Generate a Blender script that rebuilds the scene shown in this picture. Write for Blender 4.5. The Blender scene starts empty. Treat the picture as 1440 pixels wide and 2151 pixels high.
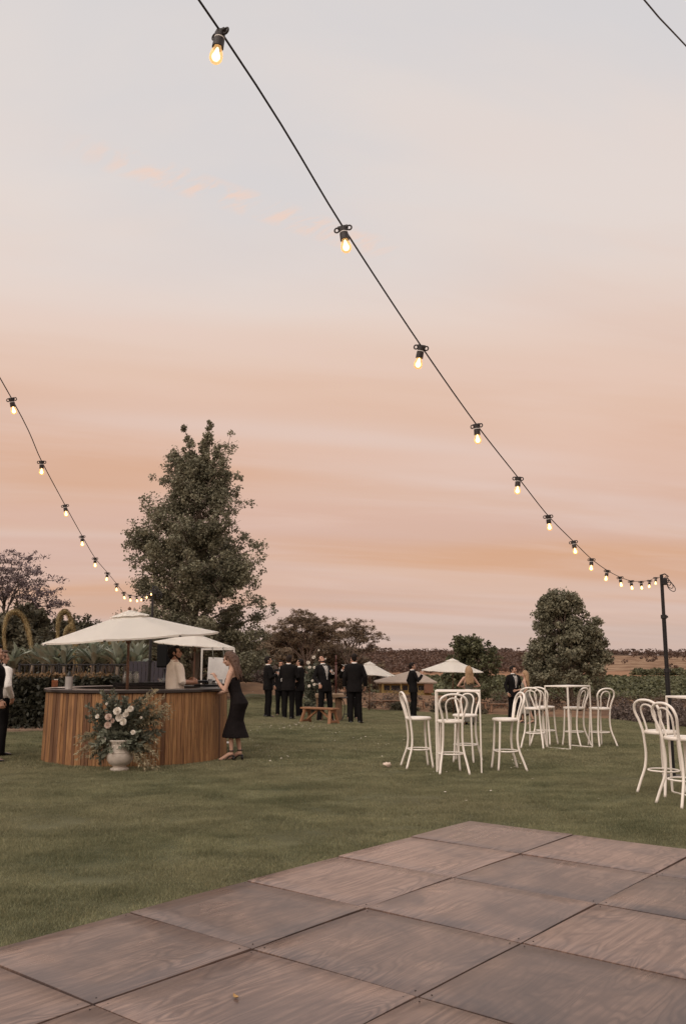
import bpy, bmesh, math, random
import numpy as np
from mathutils import Vector, Matrix, noise as mnoise
from mathutils.bvhtree import BVHTree

random.seed(7); rng = np.random.default_rng(7)
R = math.radians
scene = bpy.context.scene
C = scene.collection

# ------------------------------------------------------------------ camera
CAM_H = 1.58
F_PX, PX_W, PX_H, PITCH = 1820.0, 1440.0, 2151.0, 0.171
cam_data = bpy.data.cameras.new('camera')
cam_data.sensor_fit = 'VERTICAL'
cam_data.sensor_height = 36.0
cam_data.lens = 36.0 * F_PX / PX_H
cam_data.clip_start = 0.05
cam_data.clip_end = 6000.0
cam = bpy.data.objects.new('camera', cam_data)
cam.location = (0, 0, CAM_H)
cam.rotation_euler = (math.pi / 2 + PITCH, 0, 0)
C.objects.link(cam)
scene.camera = cam

# ------------------------------------------------------------------ render
scene.render.engine = 'CYCLES'
scene.cycles.use_denoising = True
scene.cycles.max_bounces = 7
scene.cycles.transparent_max_bounces = 12
scene.cycles.sample_clamp_indirect = 4.0
scene.view_settings.view_transform = 'Standard'
scene.view_settings.look = 'None'
scene.view_settings.exposure = 0.5
scene.view_settings.gamma = 1.0
scene.view_settings.use_curve_mapping = False


# ------------------------------------------------------------------ node helpers
def lin(r, g, b):
    f = lambda v: (v / 255 / 12.92) if v / 255 <= 0.04045 else ((v / 255 + 0.055) / 1.055) ** 2.4
    return (f(r), f(g), f(b), 1.0)


def nd(nt, kind, outs=None, **kw):
    n = nt.nodes.new(kind)
    for k, v in kw.items():
        if k[0].islower() and hasattr(n, k):
            setattr(n, k, v); continue
        key = int(k[1:]) if k[0] == '_' and k[1:].isdigit() else k.replace('__', ' ')
        s = n.inputs[key]
        if isinstance(v, bpy.types.NodeSocket):
            nt.links.new(v, s)
        else:
            s.default_value = v
    return n


def math_n(nt, op, a, b=None, clamp=False):
    n = nt.nodes.new('ShaderNodeMath'); n.operation = op; n.use_clamp = clamp
    for i, v in enumerate((a, b)):
        if v is None: continue
        if isinstance(v, bpy.types.NodeSocket): nt.links.new(v, n.inputs[i])
        else: n.inputs[i].default_value = v
    return n.outputs[0]


def mix_c(nt, fac, a, b, mode='MIX'):
    n = nt.nodes.new('ShaderNodeMix'); n.data_type = 'RGBA'; n.blend_type = mode
    for s, v in ((n.inputs[0], fac), (n.inputs[6], a), (n.inputs[7], b)):
        if isinstance(v, bpy.types.NodeSocket): nt.links.new(v, s)
        else: s.default_value = v
    return n.outputs[2]


def ramp(nt, fac, stops, interp='LINEAR'):
    n = nt.nodes.new('ShaderNodeValToRGB')
    n.color_ramp.interpolation = interp
    e = n.color_ramp.elements
    while len(e) < len(stops): e.new(0.5)
    for el, (p, c) in zip(e, stops):
        el.position = p
        el.color = c if len(c) == 4 else (*c, 1)
    nt.links.new(fac, n.inputs[0])
    return n.outputs[0]


def g1(v): return (v, v, v, 1)


# ------------------------------------------------------------------ sky (smoke-veiled dusk)
SUN_EL, SUN_AZ = R(46), R(215)     # low soft light from behind the camera, a little to its side
world = bpy.data.worlds.new('World'); scene.world = world
world.use_nodes = True
wt = world.node_tree; wt.nodes.clear()
tc = nd(wt, 'ShaderNodeTexCoord')
sep = nd(wt, 'ShaderNodeSeparateXYZ', Vector=tc.outputs['Generated'])
dx, dy, dz = sep.outputs
zc = math_n(wt, 'MAXIMUM', dz, 0.0)
zp = math_n(wt, 'ADD', zc, 0.10)
u = math_n(wt, 'DIVIDE', dx, zp); v = math_n(wt, 'DIVIDE', dy, zp)
def cloud_vec(su, sv, ou=0.0, ov=0.0, shear=0.0):
    a = math_n(wt, 'ADD', math_n(wt, 'MULTIPLY', u, su), ou)
    b = math_n(wt, 'ADD', math_n(wt, 'MULTIPLY', math_n(wt, 'ADD', v, math_n(wt, 'MULTIPLY', u, shear)), sv), ov)
    return nd(wt, 'ShaderNodeCombineXYZ', X=a, Y=b).outputs[0]
warp = nd(wt, 'ShaderNodeTexNoise', Vector=cloud_vec(0.35, 0.9, 3.1, 1.7, 0.10), Scale=1.0, Detail=3.0, Roughness=0.5).outputs[0]
zw = math_n(wt, 'ADD', zc, math_n(wt, 'MULTIPLY', math_n(wt, 'SUBTRACT', warp, 0.5), 0.10))
base = ramp(wt, zw, [
    (0.0, lin(204, 180, 169)), (0.035, lin(206, 180, 168)), (0.09, lin(211, 177, 163)),
    (0.17, lin(216, 178, 159)), (0.25, lin(223, 186, 165)), (0.31, lin(227, 196, 177)),
    (0.38, lin(229, 209, 197)), (0.47, lin(226, 214, 207)), (0.62, lin(221, 213, 209)), (1.0, lin(196, 197, 200))])
# long orange smoke bands and paler gaps, lying along the horizon
band = nd(wt, 'ShaderNodeTexNoise', Vector=cloud_vec(0.26, 0.85, 6.1, 8.6, -0.26), Scale=1.0, Detail=2.0, Roughness=0.4, Distortion=0.25).outputs[0]
bandf = ramp(wt, band, [(0.42, g1(0)), (0.66, g1(1))], 'EASE')
low = ramp(wt, zw, [(0.03, g1(0.1)), (0.12, g1(0.85)), (0.26, g1(0.6)), (0.38, g1(0.0))])
c1 = mix_c(wt, math_n(wt, 'MULTIPLY', bandf, low), base, lin(213, 162, 124))
gap = nd(wt, 'ShaderNodeTexNoise', Vector=cloud_vec(0.22, 1.3, 2.2, 7.7, -0.22), Scale=1.0, Detail=2.5, Roughness=0.4, Distortion=0.3).outputs[0]
gapf = ramp(wt, gap, [(0.48, g1(0)), (0.68, g1(0.7))], 'EASE')
lowg = ramp(wt, zw, [(0.02, g1(0.3)), (0.2, g1(0.9)), (0.45, g1(0.4)), (0.6, g1(0))])
c2 = mix_c(wt, math_n(wt, 'MULTIPLY', gapf, lowg), c1, lin(224, 203, 194))
# broken, mottled smoke texture over the lower sky
mot = nd(wt, 'ShaderNodeTexNoise', Vector=cloud_vec(0.75, 2.1, 4.4, 1.2, -0.22), Scale=1.0, Detail=6.0, Roughness=0.58, Distortion=0.6).outputs[0]
motf = ramp(wt, mot, [(0.42, g1(0)), (0.72, g1(0.36))], 'EASE')
c2 = mix_c(wt, math_n(wt, 'MULTIPLY', motf, ramp(wt, zw, [(0.02, g1(0.35)), (0.15, g1(0.8)), (0.36, g1(0.9)), (0.5, g1(0.5))])), c2, lin(229, 201, 188))
mot2 = nd(wt, 'ShaderNodeTexNoise', Vector=cloud_vec(0.5, 1.7, 7.1, 3.9, -0.22), Scale=1.0, Detail=6.0, Roughness=0.55, Distortion=0.5).outputs[0]
c2 = mix_c(wt, math_n(wt, 'MULTIPLY', ramp(wt, mot2, [(0.46, g1(0)), (0.74, g1(0.5))], 'EASE'), ramp(wt, zw, [(0.05, g1(0.3)), (0.2, g1(0.9)), (0.4, g1(0.35)), (0.5, g1(0))])), c2, lin(214, 168, 138))
# soft high veil: faint blue-grey openings and cream haze
hi = nd(wt, 'ShaderNodeTexNoise', Vector=cloud_vec(0.9, 1.3, 8.3, 2.9, -0.15), Scale=1.0, Detail=5.0, Roughness=0.5, Distortion=0.5).outputs[0]
hif = ramp(wt, hi, [(0.40, g1(0)), (0.64, g1(1))], 'EASE')
higher = ramp(wt, zw, [(0.36, g1(0)), (0.5, g1(0.8))])
c3 = mix_c(wt, math_n(wt, 'MULTIPLY', hif, higher), c2, lin(211, 208, 209))
hi2 = nd(wt, 'ShaderNodeTexNoise', Vector=cloud_vec(0.8, 1.1, 1.0, 6.3, 0.3), Scale=1.0, Detail=4.0, Roughness=0.5).outputs[0]
hif2 = ramp(wt, hi2, [(0.48, g1(0)), (0.7, g1(0.7))], 'EASE')
c3 = mix_c(wt, math_n(wt, 'MULTIPLY', hif2, higher), c3, lin(230, 219, 212))
# a short chain of small lit wisps high in the sky
wv = cloud_vec(1.0, 1.0)
ws = nd(wt, 'ShaderNodeSeparateXYZ', Vector=wv)
# line from (-0.41,1.33) to (0.06,1.62) in sky-plane coordinates
du = math_n(wt, 'SUBTRACT', ws.outputs[0], -0.170); dv = math_n(wt, 'SUBTRACT', ws.outputs[1], 1.475)
la, lb = 0.851, 0.525
along = math_n(wt, 'ADD', math_n(wt, 'MULTIPLY', du, la), math_n(wt, 'MULTIPLY', dv, lb))
across = math_n(wt, 'SUBTRACT', math_n(wt, 'MULTIPLY', dv, la), math_n(wt, 'MULTIPLY', du, lb))
m1 = math_n(wt, 'SUBTRACT', 1.0, math_n(wt, 'POWER', math_n(wt, 'ABSOLUTE', math_n(wt, 'DIVIDE', along, 0.34)), 4.0), clamp=True)
m2 = math_n(wt, 'SUBTRACT', 1.0, math_n(wt, 'POWER', math_n(wt, 'ABSOLUTE', math_n(wt, 'DIVIDE', across, 0.045)), 2.0), clamp=True)
wn = nd(wt, 'ShaderNodeTexNoise', Vector=nd(wt, 'ShaderNodeCombineXYZ',
        X=math_n(wt, 'MULTIPLY', math_n(wt, 'ADD', math_n(wt, 'MULTIPLY', du, 0.6), math_n(wt, 'MULTIPLY', dv, 0.8)), 26.0), Y=math_n(wt, 'MULTIPLY', math_n(wt, 'SUBTRACT', math_n(wt, 'MULTIPLY', du, 0.8), math_n(wt, 'MULTIPLY', dv, 0.6)), 8.0)).outputs[0],
        Scale=1.0, Detail=5.0, Roughness=0.6, Distortion=0.6).outputs[0]
wf = ramp(wt, wn, [(0.43, g1(0)), (0.62, g1(1))], 'EASE')
c4 = mix_c(wt, math_n(wt, 'MULTIPLY', math_n(wt, 'MULTIPLY', math_n(wt, 'MULTIPLY', m1, m2), wf), 0.62), c3, lin(243, 206, 184))
sky = nd(wt, 'ShaderNodeTexSky')
sky.sky_type = 'NISHITA'; sky.sun_disc = False
sky.sun_elevation = SUN_EL; sky.sun_rotation = SUN_AZ
sky.air_density = 1.0; sky.dust_density = 4.0
bg1 = nd(wt, 'ShaderNodeBackground', Color=sky.outputs[0], Strength=0.005)
bg2 = nd(wt, 'ShaderNodeBackground', Color=c4, Strength=0.71)
adds = nd(wt, 'ShaderNodeAddShader', _0=bg1.outputs[0], _1=bg2.outputs[0])
nd(wt, 'ShaderNodeOutputWorld', Surface=adds.outputs[0])

sun_d = bpy.data.lights.new('sun', 'SUN')
sun_d.energy = 1.5; sun_d.angle = R(70); sun_d.color = (1.0, 0.86, 0.74)
sun = bpy.data.objects.new('sun', sun_d); C.objects.link(sun)
sd = Vector((math.sin(SUN_AZ) * math.cos(SUN_EL), math.cos(SUN_AZ) * math.cos(SUN_EL), math.sin(SUN_EL)))
sun.rotation_euler = sd.to_track_quat('Z', 'Y').to_euler()


# ------------------------------------------------------------------ object helpers
def obj(name, mesh, mat=None, parent=None, loc=None, rot=None, scale=None):
    o = bpy.data.objects.new(name, mesh)
    C.objects.link(o)
    if mat is not None and mesh is not None and not mesh.materials: mesh.materials.append(mat)
    if parent is not None: o.parent = parent
    if loc is not None: o.location = loc
    if rot is not None: o.rotation_euler = rot
    if scale is not None: o.scale = scale if hasattr(scale, '__len__') else (scale,) * 3
    return o


def tag(o, label, cat, group=None, kind=None):
    o['label'] = label; o['category'] = cat
    if group: o['group'] = group
    if kind: o['kind'] = kind
    return o


def struct(o): o['kind'] = 'structure'; return o


def empty(name, loc=(0, 0, 0), rz=0.0):
    o = bpy.data.objects.new(name, None); C.objects.link(o)
    o.location = loc; o.rotation_euler = (0, 0, rz); o.empty_display_size = 0.1
    return o


def copy_tree(o, parent=None):
    c = o.copy(); C.objects.link(c); c.parent = parent
    for ch in KIDS.get(o.name, ()) or list(o.children): copy_tree(ch, c)
    return c
KIDS = {}


def fin(bm, name='mesh', smooth=True, mats=()):
    bmesh.ops.recalc_face_normals(bm, faces=bm.faces)
    me = bpy.data.meshes.new(name); bm.to_mesh(me); bm.free()
    if smooth: me.polygons.foreach_set('use_smooth', np.ones(len(me.polygons), bool))
    for m in mats: me.materials.append(m)
    return me


def sharp(me, deg=35):
    try: me.set_sharp_from_angle(angle=R(deg))
    except Exception: pass
    return me


def box(bm, c, s, rot=None, bevel=0.0, taper=None):
    m = Matrix.Translation(c) @ (rot.to_4x4() if rot is not None else Matrix.Identity(4)) @ Matrix.Diagonal((s[0], s[1], s[2], 1))
    r = bmesh.ops.create_cube(bm, size=1.0, matrix=m)
    if bevel > 0:
        es = list({e for v in r['verts'] for e in v.link_edges})
        bmesh.ops.bevel(bm, geom=es, offset=bevel, segments=1, affect='EDGES')
    return r['verts']


def box_mesh(s, bevel=0.003, c=(0, 0, 0)):
    bm = bmesh.new(); box(bm, c, s, bevel=bevel); return fin(bm, 'box', smooth=False)


def bar_between(bm, a, b, w, h=None, bevel=0.0):
    a, b = Vector(a), Vector(b); d = b - a
    q = d.to_track_quat('Z', 'Y').to_matrix()
    box(bm, (a + b) / 2, (w, h or w, d.length), q, bevel)


def tube(bm, pts, rad, n=10, cap=True, ell=1.0, ref=None):
    pts = [Vector(p) for p in pts]
    if not hasattr(rad, '__len__'): rad = [rad] * len(pts)
    rings = []; prev = None
    for i, p in enumerate(pts):
        t = (pts[min(i + 1, len(pts) - 1)] - pts[max(i - 1, 0)])
        t = t.normalized() if t.length > 1e-9 else Vector((0, 0, 1))
        if prev is None:
            r0 = Vector(ref) if ref is not None else (Vector((0, 0, 1)) if abs(t.z) < 0.9 else Vector((1, 0, 0)))
            a = (r0 - t * r0.dot(t)).normalized()
        else:
            a = (prev - t * prev.dot(t)).normalized()
        prev = a; b = t.cross(a)
        rings.append([bm.verts.new(p + a * math.cos(2 * math.pi * k / n) * rad[i] + b * math.sin(2 * math.pi * k / n) * rad[i] * ell) for k in range(n)])
    for i in range(len(rings) - 1):
        for k in range(n):
            bm.faces.new((rings[i][k], rings[i][(k + 1) % n], rings[i + 1][(k + 1) % n], rings[i + 1][k]))
    if cap:
        bm.faces.new(rings[0][::-1]); bm.faces.new(rings[-1])
    return rings


def spline(pts, n):
    P = [Vector(p) for p in pts]; P = [2 * P[0] - P[1]] + P + [2 * P[-1] - P[-2]]
    out = []
    for i in range(1, len(P) - 2):
        for k in range(n):
            t = k / n
            a, b, c, d = P[i - 1], P[i], P[i + 1], P[i + 2]
            out.append(0.5 * ((2 * b) + (c - a) * t + (2 * a - 5 * b + 4 * c - d) * t * t + (3 * b - a - 3 * c + d) * t ** 3))
    out.append(P[-2]); return out


def stack(bm, secs, n=20, cap=True):
    rings = []
    for s in secs:
        cx, cy, z, rx, ry = s[:5]; pw = s[5] if len(s) > 5 else 2.0
        ring = []
        for k in range(n):
            a = 2 * math.pi * k / n; ca, sa = math.cos(a), math.sin(a)
            x = math.copysign(abs(ca) ** (2 / pw), ca) * rx; y = math.copysign(abs(sa) ** (2 / pw), sa) * ry
            ring.append(bm.verts.new((cx + x, cy + y, z)))
        rings.append(ring)
    for i in range(len(rings) - 1):
        for k in range(n):
            bm.faces.new((rings[i][k], rings[i][(k + 1) % n], rings[i + 1][(k + 1) % n], rings[i + 1][k]))
    if cap: bm.faces.new(rings[0][::-1]); bm.faces.new(rings[-1])
    return rings


def lathe(bm, prof, n=24, cap=True):
    return stack(bm, [(0, 0, z, r, r) for r, z in prof], n, cap)


def ball(bm, c, r, rot=None, sub=2):
    r = (r, r, r) if not hasattr(r, '__len__') else r
    m = Matrix.Translation(c) @ (rot.to_4x4() if rot is not None else Matrix.Identity(4)) @ Matrix.Diagonal((*r, 1))
    return bmesh.ops.create_icosphere(bm, subdivisions=sub, radius=1.0, matrix=m)['verts']


def quads_mesh(V, name='leaves', tri=False):
    k = 3 if tri else 4
    V = np.asarray(V, np.float32).reshape(-1, 3); n = len(V) // k
    me = bpy.data.meshes.new(name)
    me.vertices.add(len(V)); me.vertices.foreach_set('co', V.ravel())
    me.loops.add(n * k); me.loops.foreach_set('vertex_index', np.arange(n * k, dtype=np.int32))
    me.polygons.add(n); me.polygons.foreach_set('loop_start', np.arange(0, n * k, k, dtype=np.int32))
    me.update(calc_edges=True)
    return me


def unit(a): return a / np.maximum(np.linalg.norm(a, axis=-1, keepdims=True), 1e-9)


def leaf_quads(c, size, out=None, bias=0.6, aspect=0.5, droop=0.0, rg=rng, vary=0.55):
    """rhombic leaf blades, n of them, at centres c, normals leaning outward/upward"""
    n = len(c)
    nrm = unit(rg.normal(size=(n, 3)))
    if out is not None: nrm = unit(nrm * (1 - bias) + out * bias + np.array([0, 0, 0.25]))
    t = rg.normal(size=(n, 3)); t[:, 2] -= droop
    t = unit(t - nrm * (t * nrm).sum(1, keepdims=True)); s = np.cross(nrm, t)
    L = (np.asarray(size) * (1 + vary * rg.uniform(-1, 1, n)))[:, None]
    w = L * aspect
    p0 = c - t * L * 0.5; p2 = c + t * L * 0.5; mid = c - t * L * 0.06 + nrm * L * 0.08
    return np.stack([p0, mid - s * w * 0.5, p2, mid + s * w * 0.5], 1)


def clump_leaves(cent, rad, per, size, squash=0.75, aspect=0.5, droop=0.0, bias=0.55, rg=rng, shell=0.55):
    cent = np.asarray(cent, float); rad = np.asarray(rad, float)
    idx = np.repeat(np.arange(len(cent)), per)
    d = unit(rg.normal(size=(len(idx), 3)))
    rr = (shell + (1 - shell) * rg.random(len(idx))) * (0.75 + 0.35 * rg.random(len(idx)))
    off = d * (rr * rad[idx])[:, None]; off[:, 2] *= squash
    return leaf_quads(cent[idx] + off, np.full(len(idx), size), out=d, bias=bias, aspect=aspect, droop=droop, rg=rg)


# ------------------------------------------------------------------ voxel bodies (people, cloth)
TMP = bpy.data.scenes.new('scratch')
def voxel(bm, size, ratio=1.0, smooth=3, fac=0.5):
    me = bpy.data.meshes.new('tmp'); bm.to_mesh(me); bm.free()
    o = bpy.data.objects.new('tmp', me); TMP.collection.objects.link(o)
    m = o.modifiers.new('r', 'REMESH'); m.mode = 'VOXEL'; m.voxel_size = size
    if smooth:
        s = o.modifiers.new('s', 'SMOOTH'); s.factor = fac; s.iterations = smooth
    if ratio < 1:
        d = o.modifiers.new('d', 'DECIMATE'); d.ratio = ratio
    with bpy.context.temp_override(scene=TMP, view_layer=TMP.view_layers[0]):
        dg = bpy.context.evaluated_depsgraph_get()
    out = bpy.data.meshes.new_from_object(o.evaluated_get(dg))
    bpy.data.objects.remove(o); bpy.data.meshes.remove(me)
    out.materials.clear()
    out.polygons.foreach_set('use_smooth', np.ones(len(out.polygons), bool))
    return out


def co(me):
    a = np.empty(len(me.vertices) * 3, np.float32); me.vertices.foreach_get('co', a); return a.reshape(-1, 3)
def set_co(me, a): me.vertices.foreach_set('co', np.asarray(a, np.float32).ravel()); me.update()
def join_meshes(ms, name='joined'):
    bm = bmesh.new()
    for m in ms: bm.from_mesh(m)
    me = bpy.data.meshes.new(name); bm.to_mesh(me); bm.free()
    me.polygons.foreach_set('use_smooth', np.ones(len(me.polygons), bool))
    for m in ms: bpy.data.meshes.remove(m)
    return me


# ------------------------------------------------------------------ materials
def new_mat(name):
    m = bpy.data.materials.new(name); m.use_nodes = True
    nt = m.node_tree; nt.nodes.clear()
    return m, nt


def out_bsdf(nt, **kw):
    b = nd(nt, 'ShaderNodeBsdfPrincipled', **kw)
    nd(nt, 'ShaderNodeOutputMaterial', Surface=b.outputs[0])
    return b


def plain(name, c1, c2=None, scale=6.0, rough=0.6, bump=0.0, bscale=None, metal=0.0, spec=0.4, coord='Object', detail=4.0, stretch=None, island=0.0, trans=0.0):
    m, nt = new_mat(name)
    t = nd(nt, 'ShaderNodeTexCoord')
    vec = t.outputs[coord]
    if stretch:
        vec = nd(nt, 'ShaderNodeMapping', Vector=vec, Scale=stretch).outputs[0]
    n = nd(nt, 'ShaderNodeTexNoise', Vector=vec, Scale=scale, Detail=detail, Roughness=0.6)
    c2 = c2 or tuple(x * 0.8 for x in c1)
    col = mix_c(nt, ramp(nt, n.outputs[0], [(0.32, g1(0)), (0.68, g1(1))]), (*c1[:3], 1), (*c2[:3], 1))
    if island:
        geo = nd(nt, 'ShaderNodeNewGeometry')
        k = math_n(nt, 'ADD', math_n(nt, 'MULTIPLY', geo.outputs['Random Per Island'], 2 * island), 1 - island)
        col = mix_c(nt, 1.0, col, nd(nt, 'ShaderNodeCombineColor', Red=k, Green=k, Blue=k).outputs[0], 'MULTIPLY')
    b = out_bsdf(nt, **{'Base__Color': col, 'Roughness': rough, 'Metallic': metal, 'Specular__IOR__Level': spec})
    if bump:
        n2 = nd(nt, 'ShaderNodeTexNoise', Vector=vec, Scale=bscale or scale * 4, Detail=5.0)
        bp = nd(nt, 'ShaderNodeBump', Strength=bump, Distance=0.02, Height=n2.outputs[0])
        nt.links.new(bp.outputs[0], b.inputs['Normal'])
    if trans:
        tr = nd(nt, 'ShaderNodeBsdfTranslucent', Color=col)
        mx = nd(nt, 'ShaderNodeMixShader', _0=trans, _1=b.outputs[0], _2=tr.outputs[0])
        o = [x for x in nt.nodes if x.type == 'OUTPUT_MATERIAL'][0]
        nt.links.new(mx.outputs[0], o.inputs[0])
    return m


def leaf_mat(name, c1, c2, trans=0.25, rough=0.55, scale=0.6, island=0.35):
    return plain(name, c1, c2, scale=scale, rough=rough, island=island, trans=trans, spec=0.25, coord='Object')


def glass_mat(name, tint=(0.9, 0.92, 0.9), alpha=0.75):
    m, nt = new_mat(name)
    fr = nd(nt, 'ShaderNodeFresnel', IOR=1.45)
    g = nd(nt, 'ShaderNodeBsdfGlossy', Roughness=0.03)
    t = nd(nt, 'ShaderNodeBsdfTransparent', Color=(*tint, 1))
    d = nd(nt, 'ShaderNodeBsdfDiffuse', Color=(0.7, 0.7, 0.68, 1))
    a = nd(nt, 'ShaderNodeMixShader', _0=1 - alpha, _1=t.outputs[0], _2=d.outputs[0])
    x = nd(nt, 'ShaderNodeMixShader', _0=math_n(nt, 'MULTIPLY', fr.outputs[0], 1.2, True), _1=a.outputs[0], _2=g.outputs[0])
    nd(nt, 'ShaderNodeOutputMaterial', Surface=x.outputs[0])
    return m


# ------------------------------------------------------------------ the lie of the land
def sstep(a, b, x):
    t = np.clip((x - a) / (b - a), 0, 1); return t * t * (3 - 2 * t)


def G(x, y):
    """ground height: a lawn that tips away to the right, a valley beyond and a far ridge"""
    x = np.asarray(x, float); y = np.asarray(y, float)
    q = y + 0.9 * np.clip(x, -30, 30) - 21.0
    q = np.clip(1.6 * np.log1p(np.exp(np.clip(q / 1.6, -30, 30))), 0, 34)
    z = -0.034 * q * sstep(-7, 1.0, x)
    f = 0.3 + 0.7 * sstep(-20, 22, x)
    z = z - 6.6 * sstep(50, 170, y) * f
    z = z + 0.8 * np.exp(-((x - 5) / 16) ** 2 - ((y - 92) / 22) ** 2)
    z = z + 19.5 * sstep(540, 1300, y) * (1 + 0.05 * np.sin(x / 130.0) + 0.03 * np.sin(x / 47.0 + 1))
    z = z + 0.55 * np.exp(-((x + 4.5) / 3.5) ** 2 - ((y - 52) / 4.0) ** 2)
    return z


def at(px, py, z=None):
    """where the sight line through a photo pixel meets the ground (or height z)"""
    a = (px - PX_W / 2) / F_PX; b = (PX_H / 2 - py) / F_PX
    c, s = math.cos(PITCH), math.sin(PITCH)
    d = Vector((a, c - b * s, s + b * c)); gz = 0.0 if z is None else z
    for _ in range(25):
        t = (gz - CAM_H) / d.z
        p = d * t
        if z is not None: break
        gz = 0.5 * gz + 0.5 * float(G(p.x, p.y))
    return Vector((p.x, p.y, gz))


def at_depth(px, py, y):
    a = (px - PX_W / 2) / F_PX; b = (PX_H / 2 - py) / F_PX
    c, s = math.cos(PITCH), math.sin(PITCH)
    d = Vector((a, c - b * s, s + b * c)); t = y / d.y
    return Vector((d.x * t, y, CAM_H + d.z * t))


def gp(x, y, dz=0.0): return Vector((x, y, float(G(x, y)) + dz))


# ================================================================== GROUND
LAWN = [(-16, 20.0), (-5.35, 20.9), (-5.2, 30), (-4.9, 46), (-0.5, 50), (3.3, 44), (7.7, 42), (12.8, 41), (12.1, 34.4), (11.7, 29), (12.4, 20), (14, 8), (10, -6), (-16, -6)]
def in_lawn(x, y, poly=LAWN):
    x = np.asarray(x); y = np.asarray(y); r = np.zeros(x.shape, bool)
    for (x0, y0), (x1, y1) in zip(poly, poly[1:] + poly[:1]):
        if y0 == y1: continue
        c = ((y0 > y) != (y1 > y)) & (x < (x1 - x0) * (y - y0) / (y1 - y0) + x0)
        r ^= c
    return r


def make_ground():
    ys = np.concatenate([np.linspace(-30, 10, 9), np.linspace(13, 70, 39), np.geomspace(72, 5200, 120)])
    us = np.linspace(-1, 1, 181)
    Y, U = np.meshgrid(ys, us, indexing='ij')
    X = U * (26 + 0.95 * np.maximum(Y, 0)); Z = G(X, Y) - 0.035
    jx = np.sin(X * 0.61 + Y * 0.37) * np.cos(Y * 0.53 - X * 0.2)
    Z = Z + np.where(Y > 54, 0.15 * jx * np.minimum(1, (Y - 54) / 40) * (Y < 600), 0)
    nr, nc = X.shape
    me = bpy.data.meshes.new('ground')
    idx = np.arange(nr * nc).reshape(nr, nc)
    F = np.stack([idx[:-1, :-1], idx[:-1, 1:], idx[1:, 1:], idx[1:, :-1]], -1).reshape(-1, 4)
    me.from_pydata(np.stack([X, Y, Z], -1).reshape(-1, 3).tolist(), [], F.tolist())
    me.polygons.foreach_set('use_smooth', np.ones(len(me.polygons), bool))
    m, nt = new_mat('earth_and_dry_grass')
    geo = nd(nt, 'ShaderNodeNewGeometry'); p = nd(nt, 'ShaderNodeSeparateXYZ', Vector=geo.outputs['Position'])
    n1 = nd(nt, 'ShaderNodeTexNoise', Vector=geo.outputs['Position'], Scale=0.012, Detail=6.0).outputs[0]
    n2 = nd(nt, 'ShaderNodeTexNoise', Vector=geo.outputs['Position'], Scale=0.35, Detail=5.0, Roughness=0.65).outputs[0]
    n3 = nd(nt, 'ShaderNodeTexNoise', Vector=geo.outputs['Position'], Scale=0.05, Detail=6.0, Roughness=0.65).outputs[0]
    yw = math_n(nt, 'ADD', math_n(nt, 'ADD', p.outputs[1], math_n(nt, 'MULTIPLY', p.outputs[0], 0.18)), math_n(nt, 'MULTIPLY', math_n(nt, 'SUBTRACT', n1, 0.5), 130.0))
    scrub = mix_c(nt, ramp(nt, n2, [(0.35, g1(0)), (0.65, g1(1))]), (0.12, 0.07, 0.045, 1), (0.24, 0.145, 0.085, 1))
    dirt = mix_c(nt, n3, (0.27, 0.14, 0.08, 1), (0.32, 0.19, 0.12, 1))
    vine = mix_c(nt, n3, (0.10, 0.085, 0.04, 1), (0.16, 0.125, 0.06, 1))
    tan = mix_c(nt, ramp(nt, n3, [(0.42, g1(0)), (0.6, g1(1))]), (0.16, 0.09, 0.055, 1), (0.32, 0.215, 0.14, 1))
    wood = (0.075, 0.046, 0.03, 1)
    def zone(a, b): return math_n(nt, 'DIVIDE', math_n(nt, 'SUBTRACT', yw, a), b - a, True)
    col = mix_c(nt, zone(150, 165), scrub, dirt)
    col = mix_c(nt, zone(215, 225), col, vine)
    col = mix_c(nt, zone(545, 560), col, dirt)
    col = mix_c(nt, zone(690, 730), col, tan)
    col = mix_c(nt, zone(1120, 1180), col, wood)
    b = out_bsdf(nt, **{'Base__Color': col, 'Roughness': 0.95, 'Specular__IOR__Level': 0.1})
    bp = nd(nt, 'ShaderNodeBump', Strength=0.8, Distance=0.15, Height=n2); nt.links.new(bp.outputs[0], b.inputs['Normal'])
    o = struct(obj('ground', me, m)); o['label'] = 'dry earth, orange dirt and hills beyond the lawn'
    return o
make_ground()


def lawn_colour(nt, pos, dark=1.0):
    n1 = nd(nt, 'ShaderNodeTexNoise', Vector=nd(nt, 'ShaderNodeMapping', Vector=pos, Scale=(0.7, 1.0, 1.0)).outputs[0], Scale=1.7, Detail=5.0, Roughness=0.62).outputs[0]
    n2 = nd(nt, 'ShaderNodeTexNoise', Vector=pos, Scale=0.28, Detail=3.0).outputs[0]
    a = mix_c(nt, ramp(nt, n1, [(0.36, g1(0)), (0.66, g1(1))]), (0.132 * dark, 0.138 * dark, 0.075 * dark, 1), (0.272 * dark, 0.268 * dark, 0.155 * dark, 1))
    return mix_c(nt, ramp(nt, n2, [(0.4, g1(0)), (0.68, g1(0.6))]), a, (0.30 * dark, 0.27 * dark, 0.165 * dark, 1))


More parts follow.
